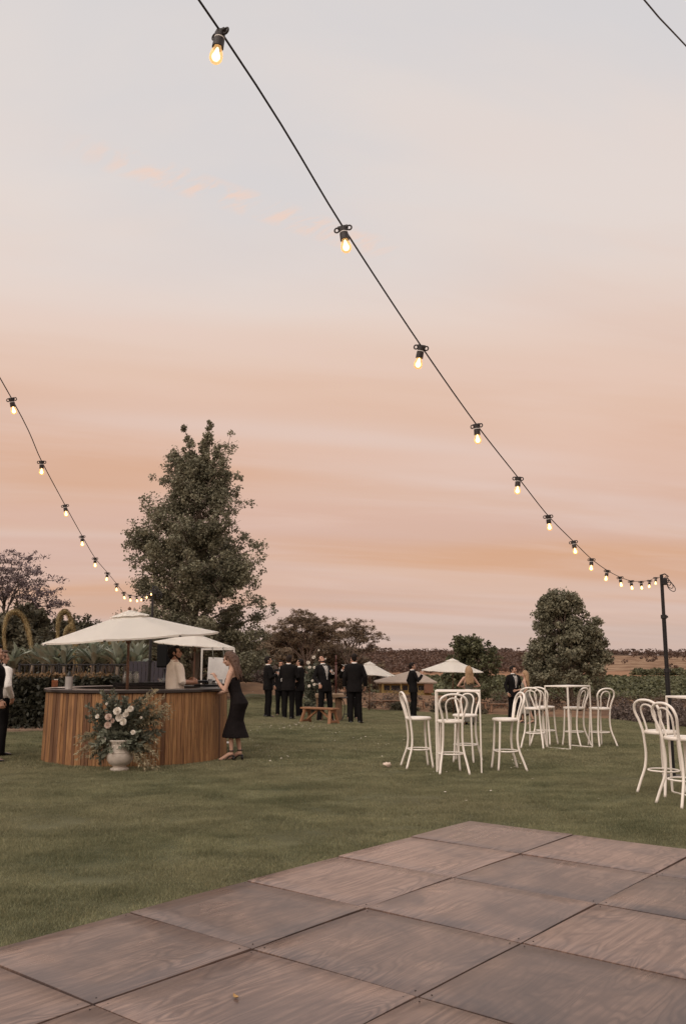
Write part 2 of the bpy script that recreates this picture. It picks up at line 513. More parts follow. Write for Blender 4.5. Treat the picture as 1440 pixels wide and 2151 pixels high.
def make_lawn():
    bm = bmesh.new()
    bm.faces.new([bm.verts.new((x, y, 0)) for x, y in LAWN])
    for k in range(-15, 15):
        bmesh.ops.bisect_plane(bm, geom=bm.verts[:] + bm.edges[:] + bm.faces[:], plane_co=(k, 0, 0), plane_no=(1, 0, 0))
    for k in range(-4, 50, 2):
        bmesh.ops.bisect_plane(bm, geom=bm.verts[:] + bm.edges[:] + bm.faces[:], plane_co=(0, k, 0), plane_no=(0, 1, 0))
    for v in bm.verts: v.co.z = float(G(v.co.x, v.co.y))
    me = fin(bm, 'lawn')
    m, nt = new_mat('turf_soil')
    geo = nd(nt, 'ShaderNodeNewGeometry')
    out_bsdf(nt, **{'Base__Color': lawn_colour(nt, geo.outputs['Position'], 0.45), 'Roughness': 0.95, 'Specular__IOR__Level': 0.1})
    o = struct(obj('lawn', me, m)); o['label'] = 'mown green lawn tipping away towards the valley'
make_lawn()


def make_grass():
    # one square metre of blades, strewn over the lawn
    def tile(nb, h, w, seed):
        r = np.random.default_rng(seed)
        c = np.zeros((nb, 3)); c[:, :2] = r.uniform(-0.62, 0.62, (nb, 2))
        fade = np.hypot(c[:, 0], c[:, 1]); c = c[r.random(nb) < np.clip((0.74 - fade) / 0.22, 0, 1)]
        nb = len(c); a = r.uniform(0, 2 * np.pi, nb)
        s = np.stack([np.cos(a), np.sin(a), np.zeros(nb)], 1)
        lean = r.normal(size=(nb, 3)) * 0.55; lean[:, 2] = 1
        cl = 0.75 + 0.5 * np.sin(c[:, 0] * 9 + seed) * np.cos(c[:, 1] * 8)
        H = h * r.uniform(0.45, 1.0, nb)[:, None] * np.clip(cl, 0.5, 1.2)[:, None]
        tip = c + unit(lean) * H
        ww = (w * r.uniform(0.7, 1.3, nb))[:, None]
        V = np.stack([c - s * ww / 2, c + s * ww / 2, tip], 1)
        return quads_mesh(V, 'grass_blades', tri=True)
    m, nt = new_mat('grass_blade')
    geo = nd(nt, 'ShaderNodeNewGeometry')
    col = lawn_colour(nt, geo.outputs['Position'])
    k = math_n(nt, 'ADD', math_n(nt, 'MULTIPLY', geo.outputs['Random Per Island'], 0.75), 0.62)
    col = mix_c(nt, 1.0, col, nd(nt, 'ShaderNodeCombineColor', Red=k, Green=k, Blue=k).outputs[0], 'MULTIPLY')
    straw = math_n(nt, 'GREATER_THAN', geo.outputs['Random Per Island'], 0.93)
    col = mix_c(nt, math_n(nt, 'MULTIPLY', straw, 0.55), col, (0.34, 0.27, 0.14, 1))
    b = nd(nt, 'ShaderNodeBsdfPrincipled', **{'Base__Color': col, 'Roughness': 0.6, 'Specular__IOR__Level': 0.2})
    tr = nd(nt, 'ShaderNodeBsdfTranslucent', Color=col)
    mx = nd(nt, 'ShaderNodeMixShader', _0=0.25, _1=b.outputs[0], _2=tr.outputs[0])
    nd(nt, 'ShaderNodeOutputMaterial', Surface=mx.outputs[0])
    def spread(pts, tileob, name):
        me = bpy.data.meshes.new(name); me.from_pydata(pts, [], [])
        o = obj(name, me, m)
        ng = bpy.data.node_groups.new('strew_' + name, 'GeometryNodeTree')
        ng.interface.new_socket('Geometry', in_out='INPUT', socket_type='NodeSocketGeometry')
        ng.interface.new_socket('Geometry', in_out='OUTPUT', socket_type='NodeSocketGeometry')
        gi = ng.nodes.new('NodeGroupInput'); go = ng.nodes.new('NodeGroupOutput')
        oi = ng.nodes.new('GeometryNodeObjectInfo'); oi.inputs['Object'].default_value = tileob
        inst = ng.nodes.new('GeometryNodeInstanceOnPoints')
        rv = ng.nodes.new('FunctionNodeRandomValue'); rv.data_type = 'FLOAT_VECTOR'
        rv.inputs[0].default_value = (-0.02, -0.02, 0); rv.inputs[1].default_value = (0.02, 0.02, 6.283)
        sv = ng.nodes.new('FunctionNodeRandomValue'); sv.data_type = 'FLOAT'
        sv.inputs[2].default_value = 0.9; sv.inputs[3].default_value = 1.12
        L = ng.links.new
        L(gi.outputs[0], inst.inputs['Points']); L(oi.outputs['Geometry'], inst.inputs['Instance'])
        L(rv.outputs[0], inst.inputs['Rotation']); L(sv.outputs[1], inst.inputs['Scale'])
        L(inst.outputs[0], go.inputs[0])
        md = o.modifiers.new('strew', 'NODES'); md.node_group = ng
        o['kind'] = 'stuff'; o['label'] = 'short mown grass blades covering the lawn'
        o['category'] = 'grass'
        return o
    def pts(y0, y1, step, seed):
        r = np.random.default_rng(seed); P = []
        yy = np.arange(y0, y1, step)
        for y in yy:
            lim = 0.5 * y + 3.0
            for x in np.arange(-lim, lim, step):
                P.append((x, y))
        P = np.array(P) + r.uniform(-0.12, 0.12, (len(P), 2)) * step
        keep = in_lawn(P[:, 0], P[:, 1])
        # not right under the dance floor
        rel = P - np.array(FLOOR_O); i = rel @ np.array(FLOOR_E1) ; j = rel @ np.array(FLOOR_E2)
        keep &= ~((i < 5 * FLOOR_A - 0.75) & (j > 0.75))
        P = P[keep]; return [(x, y, float(G(x, y)) - 0.004) for x, y in P]
    t1 = bpy.data.objects.new('grass_tile', tile(17000, 0.036, 0.0042, 1)); t1.data.materials.append(m)
    t2 = bpy.data.objects.new('grass_tile', tile(7000, 0.042, 0.0085, 2)); t2.data.materials.append(m)
    spread(pts(3.2, 13.6, 0.70, 3), t1, 'grass')
    spread(pts(13.6, 50, 0.80, 4), t2, 'grass')
    # longer unmown fringe where the mower could not reach: along the floor's edges
    r = np.random.default_rng(8); n = 15000; side = r.random(n) < 0.72
    i = np.where(side, r.uniform(-4.2, 5.0, n) * FLOOR_A, 5 * FLOOR_A + np.abs(r.normal(0, 0.035, n)) + 0.004)
    j = np.where(side, -np.abs(r.normal(0, 0.035, n)) - 0.004, r.uniform(0, 5.0, n) * FLOOR_B)
    c = np.zeros((n, 3)); c[:, 0] = FLOOR_O[0] + i * FLOOR_E1[0] + j * FLOOR_E2[0]; c[:, 1] = FLOOR_O[1] + i * FLOOR_E1[1] + j * FLOOR_E2[1]
    patch = np.clip(0.75 + 0.6 * np.sin(i * 3.1 + 1) * np.sin(j * 2.3 + i * 7.7), 0.3, 1.3)
    a = r.uniform(0, 2 * np.pi, n); s_ = np.stack([np.cos(a), np.sin(a), np.zeros(n)], 1); lean = r.normal(size=(n, 3)) * 0.6; lean[:, 2] = 1
    H = (0.062 * r.uniform(0.45, 1.1, n) * patch)[:, None]; w = 0.0045
    fr = obj('grass', quads_mesh(np.stack([c - s_ * w / 2, c + s_ * w / 2, c + unit(lean) * H], 1), 'fringe', tri=True), m)
    fr['kind'] = 'stuff'; fr['label'] = 'longer grass fringe along the edge of the dance floor'; fr['category'] = 'grass'
FLOOR_O = (-1.9767, 4.9566); FLOOR_YAW = 0.6862; FLOOR_A, FLOOR_B, FLOOR_Z = 1.015, 1.0863, 0.045
FLOOR_E1 = (math.sin(FLOOR_YAW), math.cos(FLOOR_YAW)); FLOOR_E2 = (math.cos(FLOOR_YAW), -math.sin(FLOOR_YAW))
make_grass()


# ================================================================== DANCE FLOOR
def plywood():
    m, nt = new_mat('stained_plywood')
    t = nd(nt, 'ShaderNodeTexCoord'); oi = nd(nt, 'ShaderNodeObjectInfo')
    rnd = oi.outputs['Random']
    off = nd(nt, 'ShaderNodeCombineXYZ', X=math_n(nt, 'MULTIPLY', rnd, 37.0), Y=math_n(nt, 'MULTIPLY', rnd, 91.0), Z=rnd).outputs[0]
    pos = nd(nt, 'ShaderNodeVectorMath', operation='ADD', _0=t.outputs['Object'], _1=off).outputs[0]
    stretched = nd(nt, 'ShaderNodeMapping', Vector=pos, Scale=(4.6, 0.9, 1.0)).outputs[0]
    field = nd(nt, 'ShaderNodeTexNoise', Vector=stretched, Scale=0.95, Detail=2.5, Roughness=0.45, Distortion=0.5).outputs[0]
    rings = math_n(nt, 'SINE', math_n(nt, 'MULTIPLY', field, 105.0))
    rings = math_n(nt, 'ADD', math_n(nt, 'MULTIPLY', rings, 0.5), 0.5)
    fine = nd(nt, 'ShaderNodeTexNoise', Vector=nd(nt, 'ShaderNodeMapping', Vector=pos, Scale=(38.0, 1.6, 1.0)).outputs[0], Scale=1.0, Detail=4.0, Roughness=0.6).outputs[0]
    cloud = nd(nt, 'ShaderNodeTexNoise', Vector=pos, Scale=1.5, Detail=5.0, Roughness=0.6, Distortion=0.7).outputs[0]
    speck = nd(nt, 'ShaderNodeTexNoise', Vector=pos, Scale=14.0, Detail=5.0, Roughness=0.7).outputs[0]
    vis = nd(nt, 'ShaderNodeTexNoise', Vector=pos, Scale=2.3, Detail=3.0).outputs[0]
    rings = math_n(nt, 'MULTIPLY', math_n(nt, 'POWER', rings, 1.6), ramp(nt, vis, [(0.34, g1(0.2)), (0.6, g1(1.0))]))
    warm = mix_c(nt, rings, (0.225, 0.150, 0.120, 1), (0.112, 0.074, 0.062, 1))
    warm = mix_c(nt, ramp(nt, fine, [(0.38, g1(0)), (0.62, g1(0.7))]), warm, (0.09, 0.06, 0.052, 1))
    grey = mix_c(nt, fine, (0.046, 0.039, 0.041, 1), (0.085, 0.066, 0.063, 1))
    amount = math_n(nt, 'ADD', cloud, math_n(nt, 'MULTIPLY', math_n(nt, 'SUBTRACT', rnd, 0.55), 0.26))
    col = mix_c(nt, ramp(nt, amount, [(0.46, g1(0.0)), (0.72, g1(0.75))]), warm, grey)
    col = mix_c(nt, ramp(nt, speck, [(0.62, g1(0)), (0.78, g1(0.35))]), col, (0.07, 0.055, 0.05, 1))
    pv = math_n(nt, 'FRACT', math_n(nt, 'MULTIPLY', rnd, 17.3)); pv = math_n(nt, 'ADD', math_n(nt, 'MULTIPLY', pv, 0.45), 0.82)
    col = mix_c(nt, 1.0, col, nd(nt, 'ShaderNodeCombineColor', Red=pv, Green=pv, Blue=pv).outputs[0], 'MULTIPLY')
    rough = ramp(nt, cloud, [(0.3, g1(0.24)), (0.7, g1(0.38))])
    b = out_bsdf(nt, **{'Base__Color': col, 'Roughness': rough, 'Specular__IOR__Level': 0.62})
    h = math_n(nt, 'ADD', math_n(nt, 'MULTIPLY', rings, 0.35), fine)
    bp = nd(nt, 'ShaderNodeBump', Strength=0.18, Distance=0.004, Height=h); nt.links.new(bp.outputs[0], b.inputs['Normal'])
    return m


def make_floor():
    root = empty('dance_floor', (*FLOOR_O, 0))
    root.rotation_euler = (0, 0, -FLOOR_YAW)       # local +Y runs along the first grid direction, +X along the second
    tag(root, 'dance floor of stained plywood panels laid on the lawn', 'dance floor', kind='thing')
    ply = plywood(); steel = plain('dark_screw', (0.03, 0.026, 0.024), rough=0.5, metal=0.4)
    edge = plain('floor_batten', (0.05, 0.038, 0.032), (0.03, 0.024, 0.02), rough=0.8)
    meshes = []
    for s in range(5):
        r = np.random.default_rng(50 + s); bm = bmesh.new()
        gap = 0.0065; w, l = FLOOR_B - 2 * gap, FLOOR_A - 2 * gap; n = 7
        th = 0.018; warp = r.normal(size=4) * 0.003
        def zz(u, v): return warp[0] * (u * u) + warp[1] * (v * v) + warp[2] * u * v + warp[3] * (1 - u * u) * (1 - v * v)
        top = [[bm.verts.new(((u) * w / 2, (v) * l / 2, FLOOR_Z + zz(u, v) - (0.0025 if max(abs(u), abs(v)) > 0.995 else 0))) for v in np.r_[-1, np.linspace(-0.99, 0.99, n), 1]] for u in np.r_[-1, np.linspace(-0.99, 0.99, n), 1]]
        k = len(top)
        for i in range(k - 1):
            for j in range(k - 1): bm.faces.new((top[i][j], top[i + 1][j], top[i + 1][j + 1], top[i][j + 1]))
        ring = [top[i][0] for i in range(k)] + [top[-1][j] for j in range(1, k)] + [top[i][-1] for i in range(k - 2, -1, -1)] + [top[0][j] for j in range(k - 2, 0, -1)]
        low = [bm.verts.new((v.co.x, v.co.y, v.co.z - th)) for v in ring]
        for i in range(len(ring)):
            a, b = i, (i + 1) % len(ring); bm.faces.new((ring[b], ring[a], low[a], low[b]))
        bm.faces.new(low)
        meshes.append(sharp(fin(bm, 'panel', mats=[ply]), 50))
    bm = bmesh.new(); lathe(bm, [(0.0042, -0.001), (0.0042, 0.0010), (0.002, 0.0014)], 8); screw = fin(bm, 'screw', mats=[steel])
    r = random.Random(4)
    for i in range(-4, 5):
        for j in range(0, 6):
            cx, cy = (j + 0.5) * FLOOR_B, (i + 0.5) * FLOOR_A
            wx = FLOOR_O[0] + cy * FLOOR_E1[0] + cx * FLOOR_E2[0]; wy = FLOOR_O[1] + cy * FLOOR_E1[1] + cx * FLOOR_E2[1]
            if wy < 1.2 or abs(wx) > 0.42 * wy + 1.4: continue
            p = obj('panel', meshes[r.randrange(5)], None, root, (cx + r.uniform(-.002, .002), cy + r.uniform(-.002, .002), r.uniform(-0.002, 0.002)), (r.uniform(-.002, .002), r.uniform(-.002, .002), r.uniform(-.0015, .0015)))
            if r.random() < 0.5: p.rotation_euler.z += math.pi
            if wy < 7:
                for sx in (-1, 1):
                    for sy in (-1, 1): obj('screw', screw, None, p, (sx * (FLOOR_B / 2 - 0.045), sy * (FLOOR_A / 2 - 0.05), FLOOR_Z - 0.0005))
    # bearers the panels rest on
    for j in range(0, 7):
        bm = bmesh.new(); box(bm, (j * FLOOR_B + (0.06 if j == 0 else 0), 0.5 * FLOOR_A, 0.010), (0.09, 9 * FLOOR_A - 0.06, 0.03)); obj('bearer', fin(bm, 'bearer', False), edge, root)
make_floor()

# a curled dry leaf lying on the boards
def dry_leaf():
    bm = bmesh.new(); n = 8; rows = []
    for i in range(n + 1):
        t = i / n; w = 0.011 * math.sin(math.pi * min(1, t * 0.95 + 0.05)) + 0.0006
        rows.append([bm.verts.new((s * w, (t - 0.5) * 0.055, 0.012 * (t - 0.5) ** 2 * 4 + abs(s) * w * 0.55)) for s in (-1, 0, 1)])
    for a, b in zip(rows, rows[1:]):
        for k in range(2): bm.faces.new((a[k], a[k + 1], b[k + 1], b[k]))
    p = at(495, 2096, FLOOR_Z + 0.006)
    tag(obj('fallen_leaf', fin(bm, 'leaf'), plain('dry_leaf', (0.42, 0.26, 0.10), (0.30, 0.17, 0.07), 30, 0.7), None, p, (0, 0, 0.5)), 'curled yellow leaf lying on the plywood floor', 'leaf')
dry_leaf()


# ================================================================== TREES AND PLANTS
BARK = plain('grey_bark', (0.24, 0.19, 0.15), (0.14, 0.11, 0.085), 7, 0.9, 0.6, 20, stretch=(1, 1, 0.25))
BARK_PALE = plain('pale_gum_bark', (0.17, 0.12, 0.095), (0.11, 0.08, 0.062), 3, 0.85, 0.3, stretch=(1, 1, 0.3))
BARK_DARK = plain('dark_bark', (0.075, 0.055, 0.045), (0.045, 0.034, 0.028), 6, 0.9, 0.5)
LEAF_GREEN = leaf_mat('leaf_grey_green', (0.26, 0.245, 0.165), (0.15, 0.145, 0.10))
LEAF_DARK = leaf_mat('leaf_dark_green', (0.125, 0.112, 0.072), (0.072, 0.066, 0.045))
LEAF_GUM = leaf_mat('leaf_gum', (0.225, 0.165, 0.11), (0.14, 0.105, 0.072))
LEAF_MAUVE = leaf_mat('leaf_mauve_blossom', (0.24, 0.19, 0.205), (0.15, 0.115, 0.11))
LEAF_SCRUB = leaf_mat('leaf_scrub', (0.15, 0.105, 0.075), (0.085, 0.062, 0.045))
LEAF_LAV = leaf_mat('leaf_lavender', (0.21, 0.16, 0.14), (0.125, 0.10, 0.082))
LEAF_BUSH = leaf_mat('leaf_bush_green', (0.15, 0.15, 0.08), (0.085, 0.09, 0.05))
LEAF_RUST = leaf_mat('leaf_rusty_wood', (0.145, 0.088, 0.064), (0.095, 0.060, 0.046), scale=0.02, island=0.22)


def limb(bm, a, b, r0, r1, sag=0.0, n=6, seg=6, wob=0.06, rg=random):
    a, b = Vector(a), Vector(b); L = (b - a).length; pts = []
    for i in range(seg + 1):
        t = i / seg; p = a.lerp(b, t); w = math.sin(math.pi * t)
        pts.append(p + Vector((rg.uniform(-1, 1) * wob * L * w * 0.5, rg.uniform(-1, 1) * wob * L * w * 0.5, sag * L * w)))
    tube(bm, pts, [r0 + (r1 - r0) * i / seg for i in range(seg + 1)], n)
    return pts


def tree(name, loc, build, leafmat, bark, label, cat='tree', group=None, rz=0.0):
    root = empty(name, loc, rz)
    tb, lv = build()
    obj('trunk', fin(tb, 'trunk'), bark, root)
    obj('crown', quads_mesh(lv.reshape(-1, 3), 'crown'), leafmat, root)
    tag(root, label, cat, group); return root


def tall_tree():
    """broad-based spire of upswept limbs, ragged outline with sky holes"""
    rg = random.Random(11); r = np.random.default_rng(11); bm = bmesh.new(); H = 12.75
    spine = [(0, 0, 0), (0.05, 0, 2), (-0.12, 0.1, 5), (0.02, 0.05, 8), (0.1, 0, 10.5), (0.25, 0, H - 1.6)]
    sp = spline(spine, 5); tube(bm, sp, [0.26 * (1 - i / (len(sp) - 1)) ** 0.8 + 0.02 for i in range(len(sp))], 9)
    cent, rad = [], []
    prof = [(0.6, 2.7), (2.2, 3.3), (3.6, 3.3), (5.3, 3.05), (6.6, 2.7), (7.6, 2.4), (8.8, 1.95), (9.8, 1.6), (11.2, 1.05), (12.2, 0.55), (13.2, 0.1)]
    def env(z): return float(np.interp(z, [p[0] for p in prof], [p[1] for p in prof]))
    def sp_at(z):
        i = min(range(len(sp)), key=lambda k: abs(sp[k].z - z)); return sp[i].copy()
    def add_limb(z0, az, reach, rise, thick, big=1.0):
        s = sp_at(z0); e = s + Vector((math.cos(az) * reach, math.sin(az) * reach, rise))
        pts = limb(bm, s, e, thick, 0.015, 0.06, 5, 6, 0.08, rg)
        for t in np.linspace(0.34, 1.0, max(4, int(reach * 3.6))):
            k = t * (len(pts) - 1); i = min(int(k), len(pts) - 2); p = pts[i].lerp(pts[i + 1], k - i)
            for _ in range(2):
                cent.append((p.x + rg.gauss(0, .2), p.y + rg.gauss(0, .2), p.z + rg.gauss(0.05, .2))); rad.append(rg.uniform(0.25, 0.46) * big)
            for _ in range(1):   # side twig
                q = p + Vector((rg.gauss(0, .42), rg.gauss(0, .42), rg.uniform(.05, .6)))
                limb(bm, p, q, 0.014, 0.006, 0, 3, 2, 0, rg); cent.append(tuple(q)); rad.append(rg.uniform(0.2, 0.36) * big)
    z = 0.9
    while z < 9.6:
        k = 9 if z < 8 else 8
        for q in range(k):
            az = rg.uniform(0, 2 * math.pi); reach = env(z + 0.9) * rg.uniform(0.55, 1.08)
            rise = reach * rg.uniform(0.35, 0.75) * (1.0 if z > 3 else 0.55) + (0.5 if z > 8.5 else 0)
            add_limb(z, az, reach, rise, 0.05 if z < 6 else 0.035)
        z += 0.62
    # the named outliers of its outline: a left-hand bough, a right-hand one low down, twin tops
    add_limb(6.2, math.pi, 2.95, 0.75, 0.06); add_limb(6.5, math.pi * 1.08, 2.5, 0.7, 0.05)
    add_limb(2.2, 0.1, 2.9, 0.7, 0.06); add_limb(3.4, -0.2, 2.9, 1.0, 0.06); add_limb(1.2, 0.2, 2.9, 0.2, 0.06); add_limb(4.2, 0.0, 2.8, 0.8, 0.05); add_limb(4.7, 0.3, 2.6, 0.9, 0.05); add_limb(5.3, -0.3, 2.4, 1.0, 0.05); add_limb(4.4, -0.1, 2.2, 0.5, 0.05)
    add_limb(5.0, 0.15, 2.6, 1.0, 0.05)
    for z0, az, re, ri in ((9.2, 3.3, 1.35, 1.9), (9.4, 0.1, 1.25, 2.0), (8.6, 0.0, 1.7, 1.5), (8.3, 3.0, 1.75, 1.35)):
        add_limb(z0, az, re, ri, 0.035, 0.95)
    for z0, ex, ez in ((9.0, -0.66, 12.35), (9.3, -0.5, 11.4), (9.4, 0.42, 12.75), (9.3, 0.3, 12.1), (9.0, 0.85, 11.6), (8.8, -1.15, 11.2), (8.6, 1.3, 10.3)):
        s = sp_at(z0); e = Vector((ex, rg.uniform(-.3, .3), ez)); limb(bm, s, e, 0.03, 0.01, 0, 5, 6, 0.05, rg)
        for t in np.linspace(0.2, 1.0, 11):
            p = s.lerp(e, t); w = 0.25 * (1.08 - 0.78 * t)
            for _ in range(3): cent.append((p.x + rg.gauss(0, w), p.y + rg.gauss(0, w), p.z + rg.gauss(0, .13))); rad.append(rg.uniform(0.2, 0.33) * (1.1 - 0.55 * t))
    keep = [c[2] < 13.1 and mnoise.noise(Vector(c) * 1.05 + Vector((3.3, 1.1, 0))) < (9.0 if c[2] > 10.4 else 0.36 if c[2] > 9.2 else 0.21) for c in cent]
    cent, rad = np.array(cent)[keep], np.array(rad)[keep]
    lv = clump_leaves(cent, rad, 48, 0.112, squash=0.95, aspect=0.62, bias=0.35, rg=r, shell=0.25)
    return bm, lv
TALL_AT = at_depth(405, 1440, 40.0)
tree('poplar_tree', (TALL_AT.x, 40.0, float(G(TALL_AT.x, 40))), tall_tree, LEAF_GREEN, BARK, 'tall spire-shaped green tree standing behind the round bar')


def round_tree(H, W, seed, per=60, size=0.2, gap=0.0, nclump=150, lobes=None, trunk=0.22, low=0.12):
    def b():
        rg = random.Random(seed); r = np.random.default_rng(seed); bm = bmesh.new()
        limb(bm, (0, 0, -0.6), (rg.uniform(-.2, .2), 0, H * 0.6), trunk, trunk * 0.35, 0, 8, 7, 0.04, rg)
        cent, rad = [], []
        L = lobes or [(0, 0, 0.35, 0.5, 0.36), (-0.18, 0, 0.55, 0.32, 0.3), (0.2, 0, 0.6, 0.3, 0.28), (-0.05, 0, 0.8, 0.24, 0.22)]
        for (lx, ly, lz, lr, lh) in L:
            for k in range(nclump // len(L)):
                d = Vector((rg.gauss(0, 1), rg.gauss(0, 1), rg.gauss(0, 1))).normalized() * rg.uniform(0.55, 1.0)
                c = Vector((lx * W + d.x * lr * W, ly * W + d.y * lr * W, lz * H + d.z * lh * H))
                if c.z < low * H: continue
                cent.append(tuple(c)); rad.append(rg.uniform(0.5, 1.0) * W * 0.105)
                if k % 4 == 0: limb(bm, (lx * W * 0.4, 0, max(0.3, lz * H - 0.2 * H)), c, 0.05, 0.012, 0.05, 4, 4, 0.06, rg)
        return bm, clump_leaves(cent, rad, per, size, squash=0.9, aspect=0.6, bias=0.4, rg=r, shell=0.35)
    return b
RT = at_depth(1196, 1485, 60.0)
tree('broad_tree', (RT.x, 60, float(G(RT.x, 60)) - 0.3), round_tree(8.3, 5.4, 5, per=85, size=0.19, nclump=520,
     lobes=[(0, 0, .22, .5, .22), (0, 0, .40, .47, .22), (0, 0, .55, .38, .2), (.2, 0, .60, .27, .2), (-.14, 0, .66, .29, .2), (-.03, .05, .84, .27, .14), (-.22, 0, .80, .10, .1), (.3, 0, .45, .22, .2), (-.33, 0, .35, .2, .2)]),
     LEAF_GREEN, BARK, 'dense rounded green tree beyond the lawn, near the tall black pole')
MT = at_depth(990, 1480, 56.0)
tree('olive_tree', (MT.x, 56, float(G(MT.x, 56)) - 0.2), round_tree(4.7, 4.0, 8, per=60, size=0.17, nclump=190), LEAF_BUSH, BARK, 'low bushy tree behind the parasol beside the woman in olive')


def gum(H, W, seed, lean=0.0, nb=9, per=120, forks=4):
    """eucalypt: bare forking limbs that carry separate umbrella-shaped leaf clouds"""
    def b():
        rg = random.Random(seed); r = np.random.default_rng(seed); bm = bmesh.new(); cent, rad = [], []
        base = Vector((0, 0, -0.5)); fork = Vector((lean * 0.4, 0, H * 0.28))
        limb(bm, base, fork, 0.2, 0.13, 0, 8, 4, 0.05, rg)
        for k in range(nb):
            t = (k + 0.5) / nb * 2 - 1
            e1 = fork + Vector((t * W * 0.26 + lean * .3, rg.uniform(-.3, .3) * W * 0.4, H * rg.uniform(0.2, 0.36)))
            limb(bm, fork, e1, 0.075, 0.045, 0.03, 6, 5, 0.12, rg)
            for q in range(forks):
                e2 = e1 + Vector((t * W * 0.14 + rg.uniform(-.13, .13) * W, rg.uniform(-.16, .16) * W, H * rg.uniform(0.06, 0.36) * (1.1 - 0.45 * abs(t))))
                limb(bm, e1, e2, 0.036, 0.012, 0.05, 5, 5, 0.12, rg)
                cr = rg.uniform(0.07, 0.12) * W
                for s in range(7):
                    c = e2 + Vector((rg.gauss(0, cr * .75), rg.gauss(0, cr * .75), rg.gauss(cr * .1, cr * .22))); cent.append(tuple(c)); rad.append(cr * rg.uniform(0.45, 0.8))
                    limb(bm, e2, c, 0.014, 0.006, 0, 3, 2, 0, rg)
        return bm, clump_leaves(cent, rad, per, 0.17, squash=0.55, aspect=0.33, droop=0.8, bias=0.3, rg=r, shell=0.2)
    return b
def put(px, py, d, dz=0.0):
    p = at_depth(px, py, d); return (p.x, d, float(G(p.x, d)) + dz)
tree('gum_tree', put(728, 1400, 84), gum(6.9, 5.6, 21, 0.8, 9, 26, 6), LEAF_GUM, BARK_PALE, 'airy gum tree with bare pale forks above the bow-tied men')
tree('gum_tree', put(650, 1400, 78), gum(6.6, 6.4, 22, -0.6, 10, 44, 6), LEAF_GUM, BARK_PALE, 'broad brown-leaved gum tree rising behind the group of four men')
tree('gum_tree', put(618, 1400, 92), gum(5.6, 6.6, 23, 0, 12, 60, 7), LEAF_GUM, BARK, 'low dense gum tree between the tall tree and the men', )
tree('gum_tree', put(680, 1400, 96), gum(5.2, 7.0, 24, 0, 12, 60, 7), LEAF_GUM, BARK, 'dark low gum behind the flower column')
tree('gum_tree', put(548, 1400, 66), gum(3.0, 4.0, 25, 0, 9, 60, 6), LEAF_GUM, BARK, 'small brown gum at the foot of the tall tree')

for k, (px, d, H, W, lab) in enumerate([(535, 72, 2.5, 4.4, 'brown bushy thicket right beside the tall tree'), (585, 80, 4.2, 6.0, 'brown domed thicket behind the man with folded hands'), (640, 86, 4.7, 6.5, 'brown domed thicket behind the flower column'), (700, 88, 4.2, 6.5, 'brown thicket behind the laughing man'), (760, 100, 4.2, 6.0, 'brown thicket above the half-hidden parasol')]):
    tree('thicket', put(px, 1400, d), round_tree(H, W, 140 + k, per=60, size=0.26, nclump=150, trunk=0.12, low=-0.1), LEAF_GUM, BARK_DARK, lab, 'thicket', 'brown thickets below the gums')

# the wood behind the garden bed
tree('jacaranda_tree', put(-4, 1400, 44), gum(7.0, 6.2, 31, 0.3, 9, 18, 5), LEAF_MAUVE, BARK_DARK, 'leafless-looking tree with mauve blossom at the edge of the garden')
GT = 'dark trees behind the agave bed'
for k, (px, d, H, W, s, lab) in enumerate([
        (66, 40, 4.2, 3.7, 41, 'dark rounded evergreen just below the mauve blossom'),
        (12, 37, 3.6, 3.6, 42, 'dark evergreen behind the agave arch, half under the mauve tree'),
        (118, 43, 3.7, 3.4, 43, 'dark evergreen between the two tall agave arches'),
        (176, 48, 4.0, 4.6, 44, 'dark low tree showing over the slope of the large parasol'),
        (238, 46, 3.5, 4.0, 45, 'dark low tree behind the large parasol, beside the tall tree'),
        (300, 44, 3.3, 4.0, 46, 'dark undergrowth tree behind the left string light pole'),
        (372, 47, 3.5, 4.4, 47, 'dark low tree filling in behind the smaller parasol'),
        (450, 49, 3.3, 4.6, 48, 'dark low tree behind the white frame with the hanging card'),
        (520, 54, 2.3, 3.4, 49, 'dark brown-green tree behind the woman in black lace')]):
    tree('evergreen_tree', put(px, 1400, d), round_tree(H, W, s, per=46, size=0.2, nclump=150, trunk=0.13, low=-0.1), LEAF_DARK if k != 8 else LEAF_GUM, BARK_DARK, lab, 'tree', GT)
tree('sparse_shrub', put(232, 1400, 36), gum(3.55, 1.7, 52, 0, 6, 9, 3), LEAF_SCRUB, BARK_DARK, 'sparse reddish twiggy shrub poking up behind the large parasol', 'shrub')


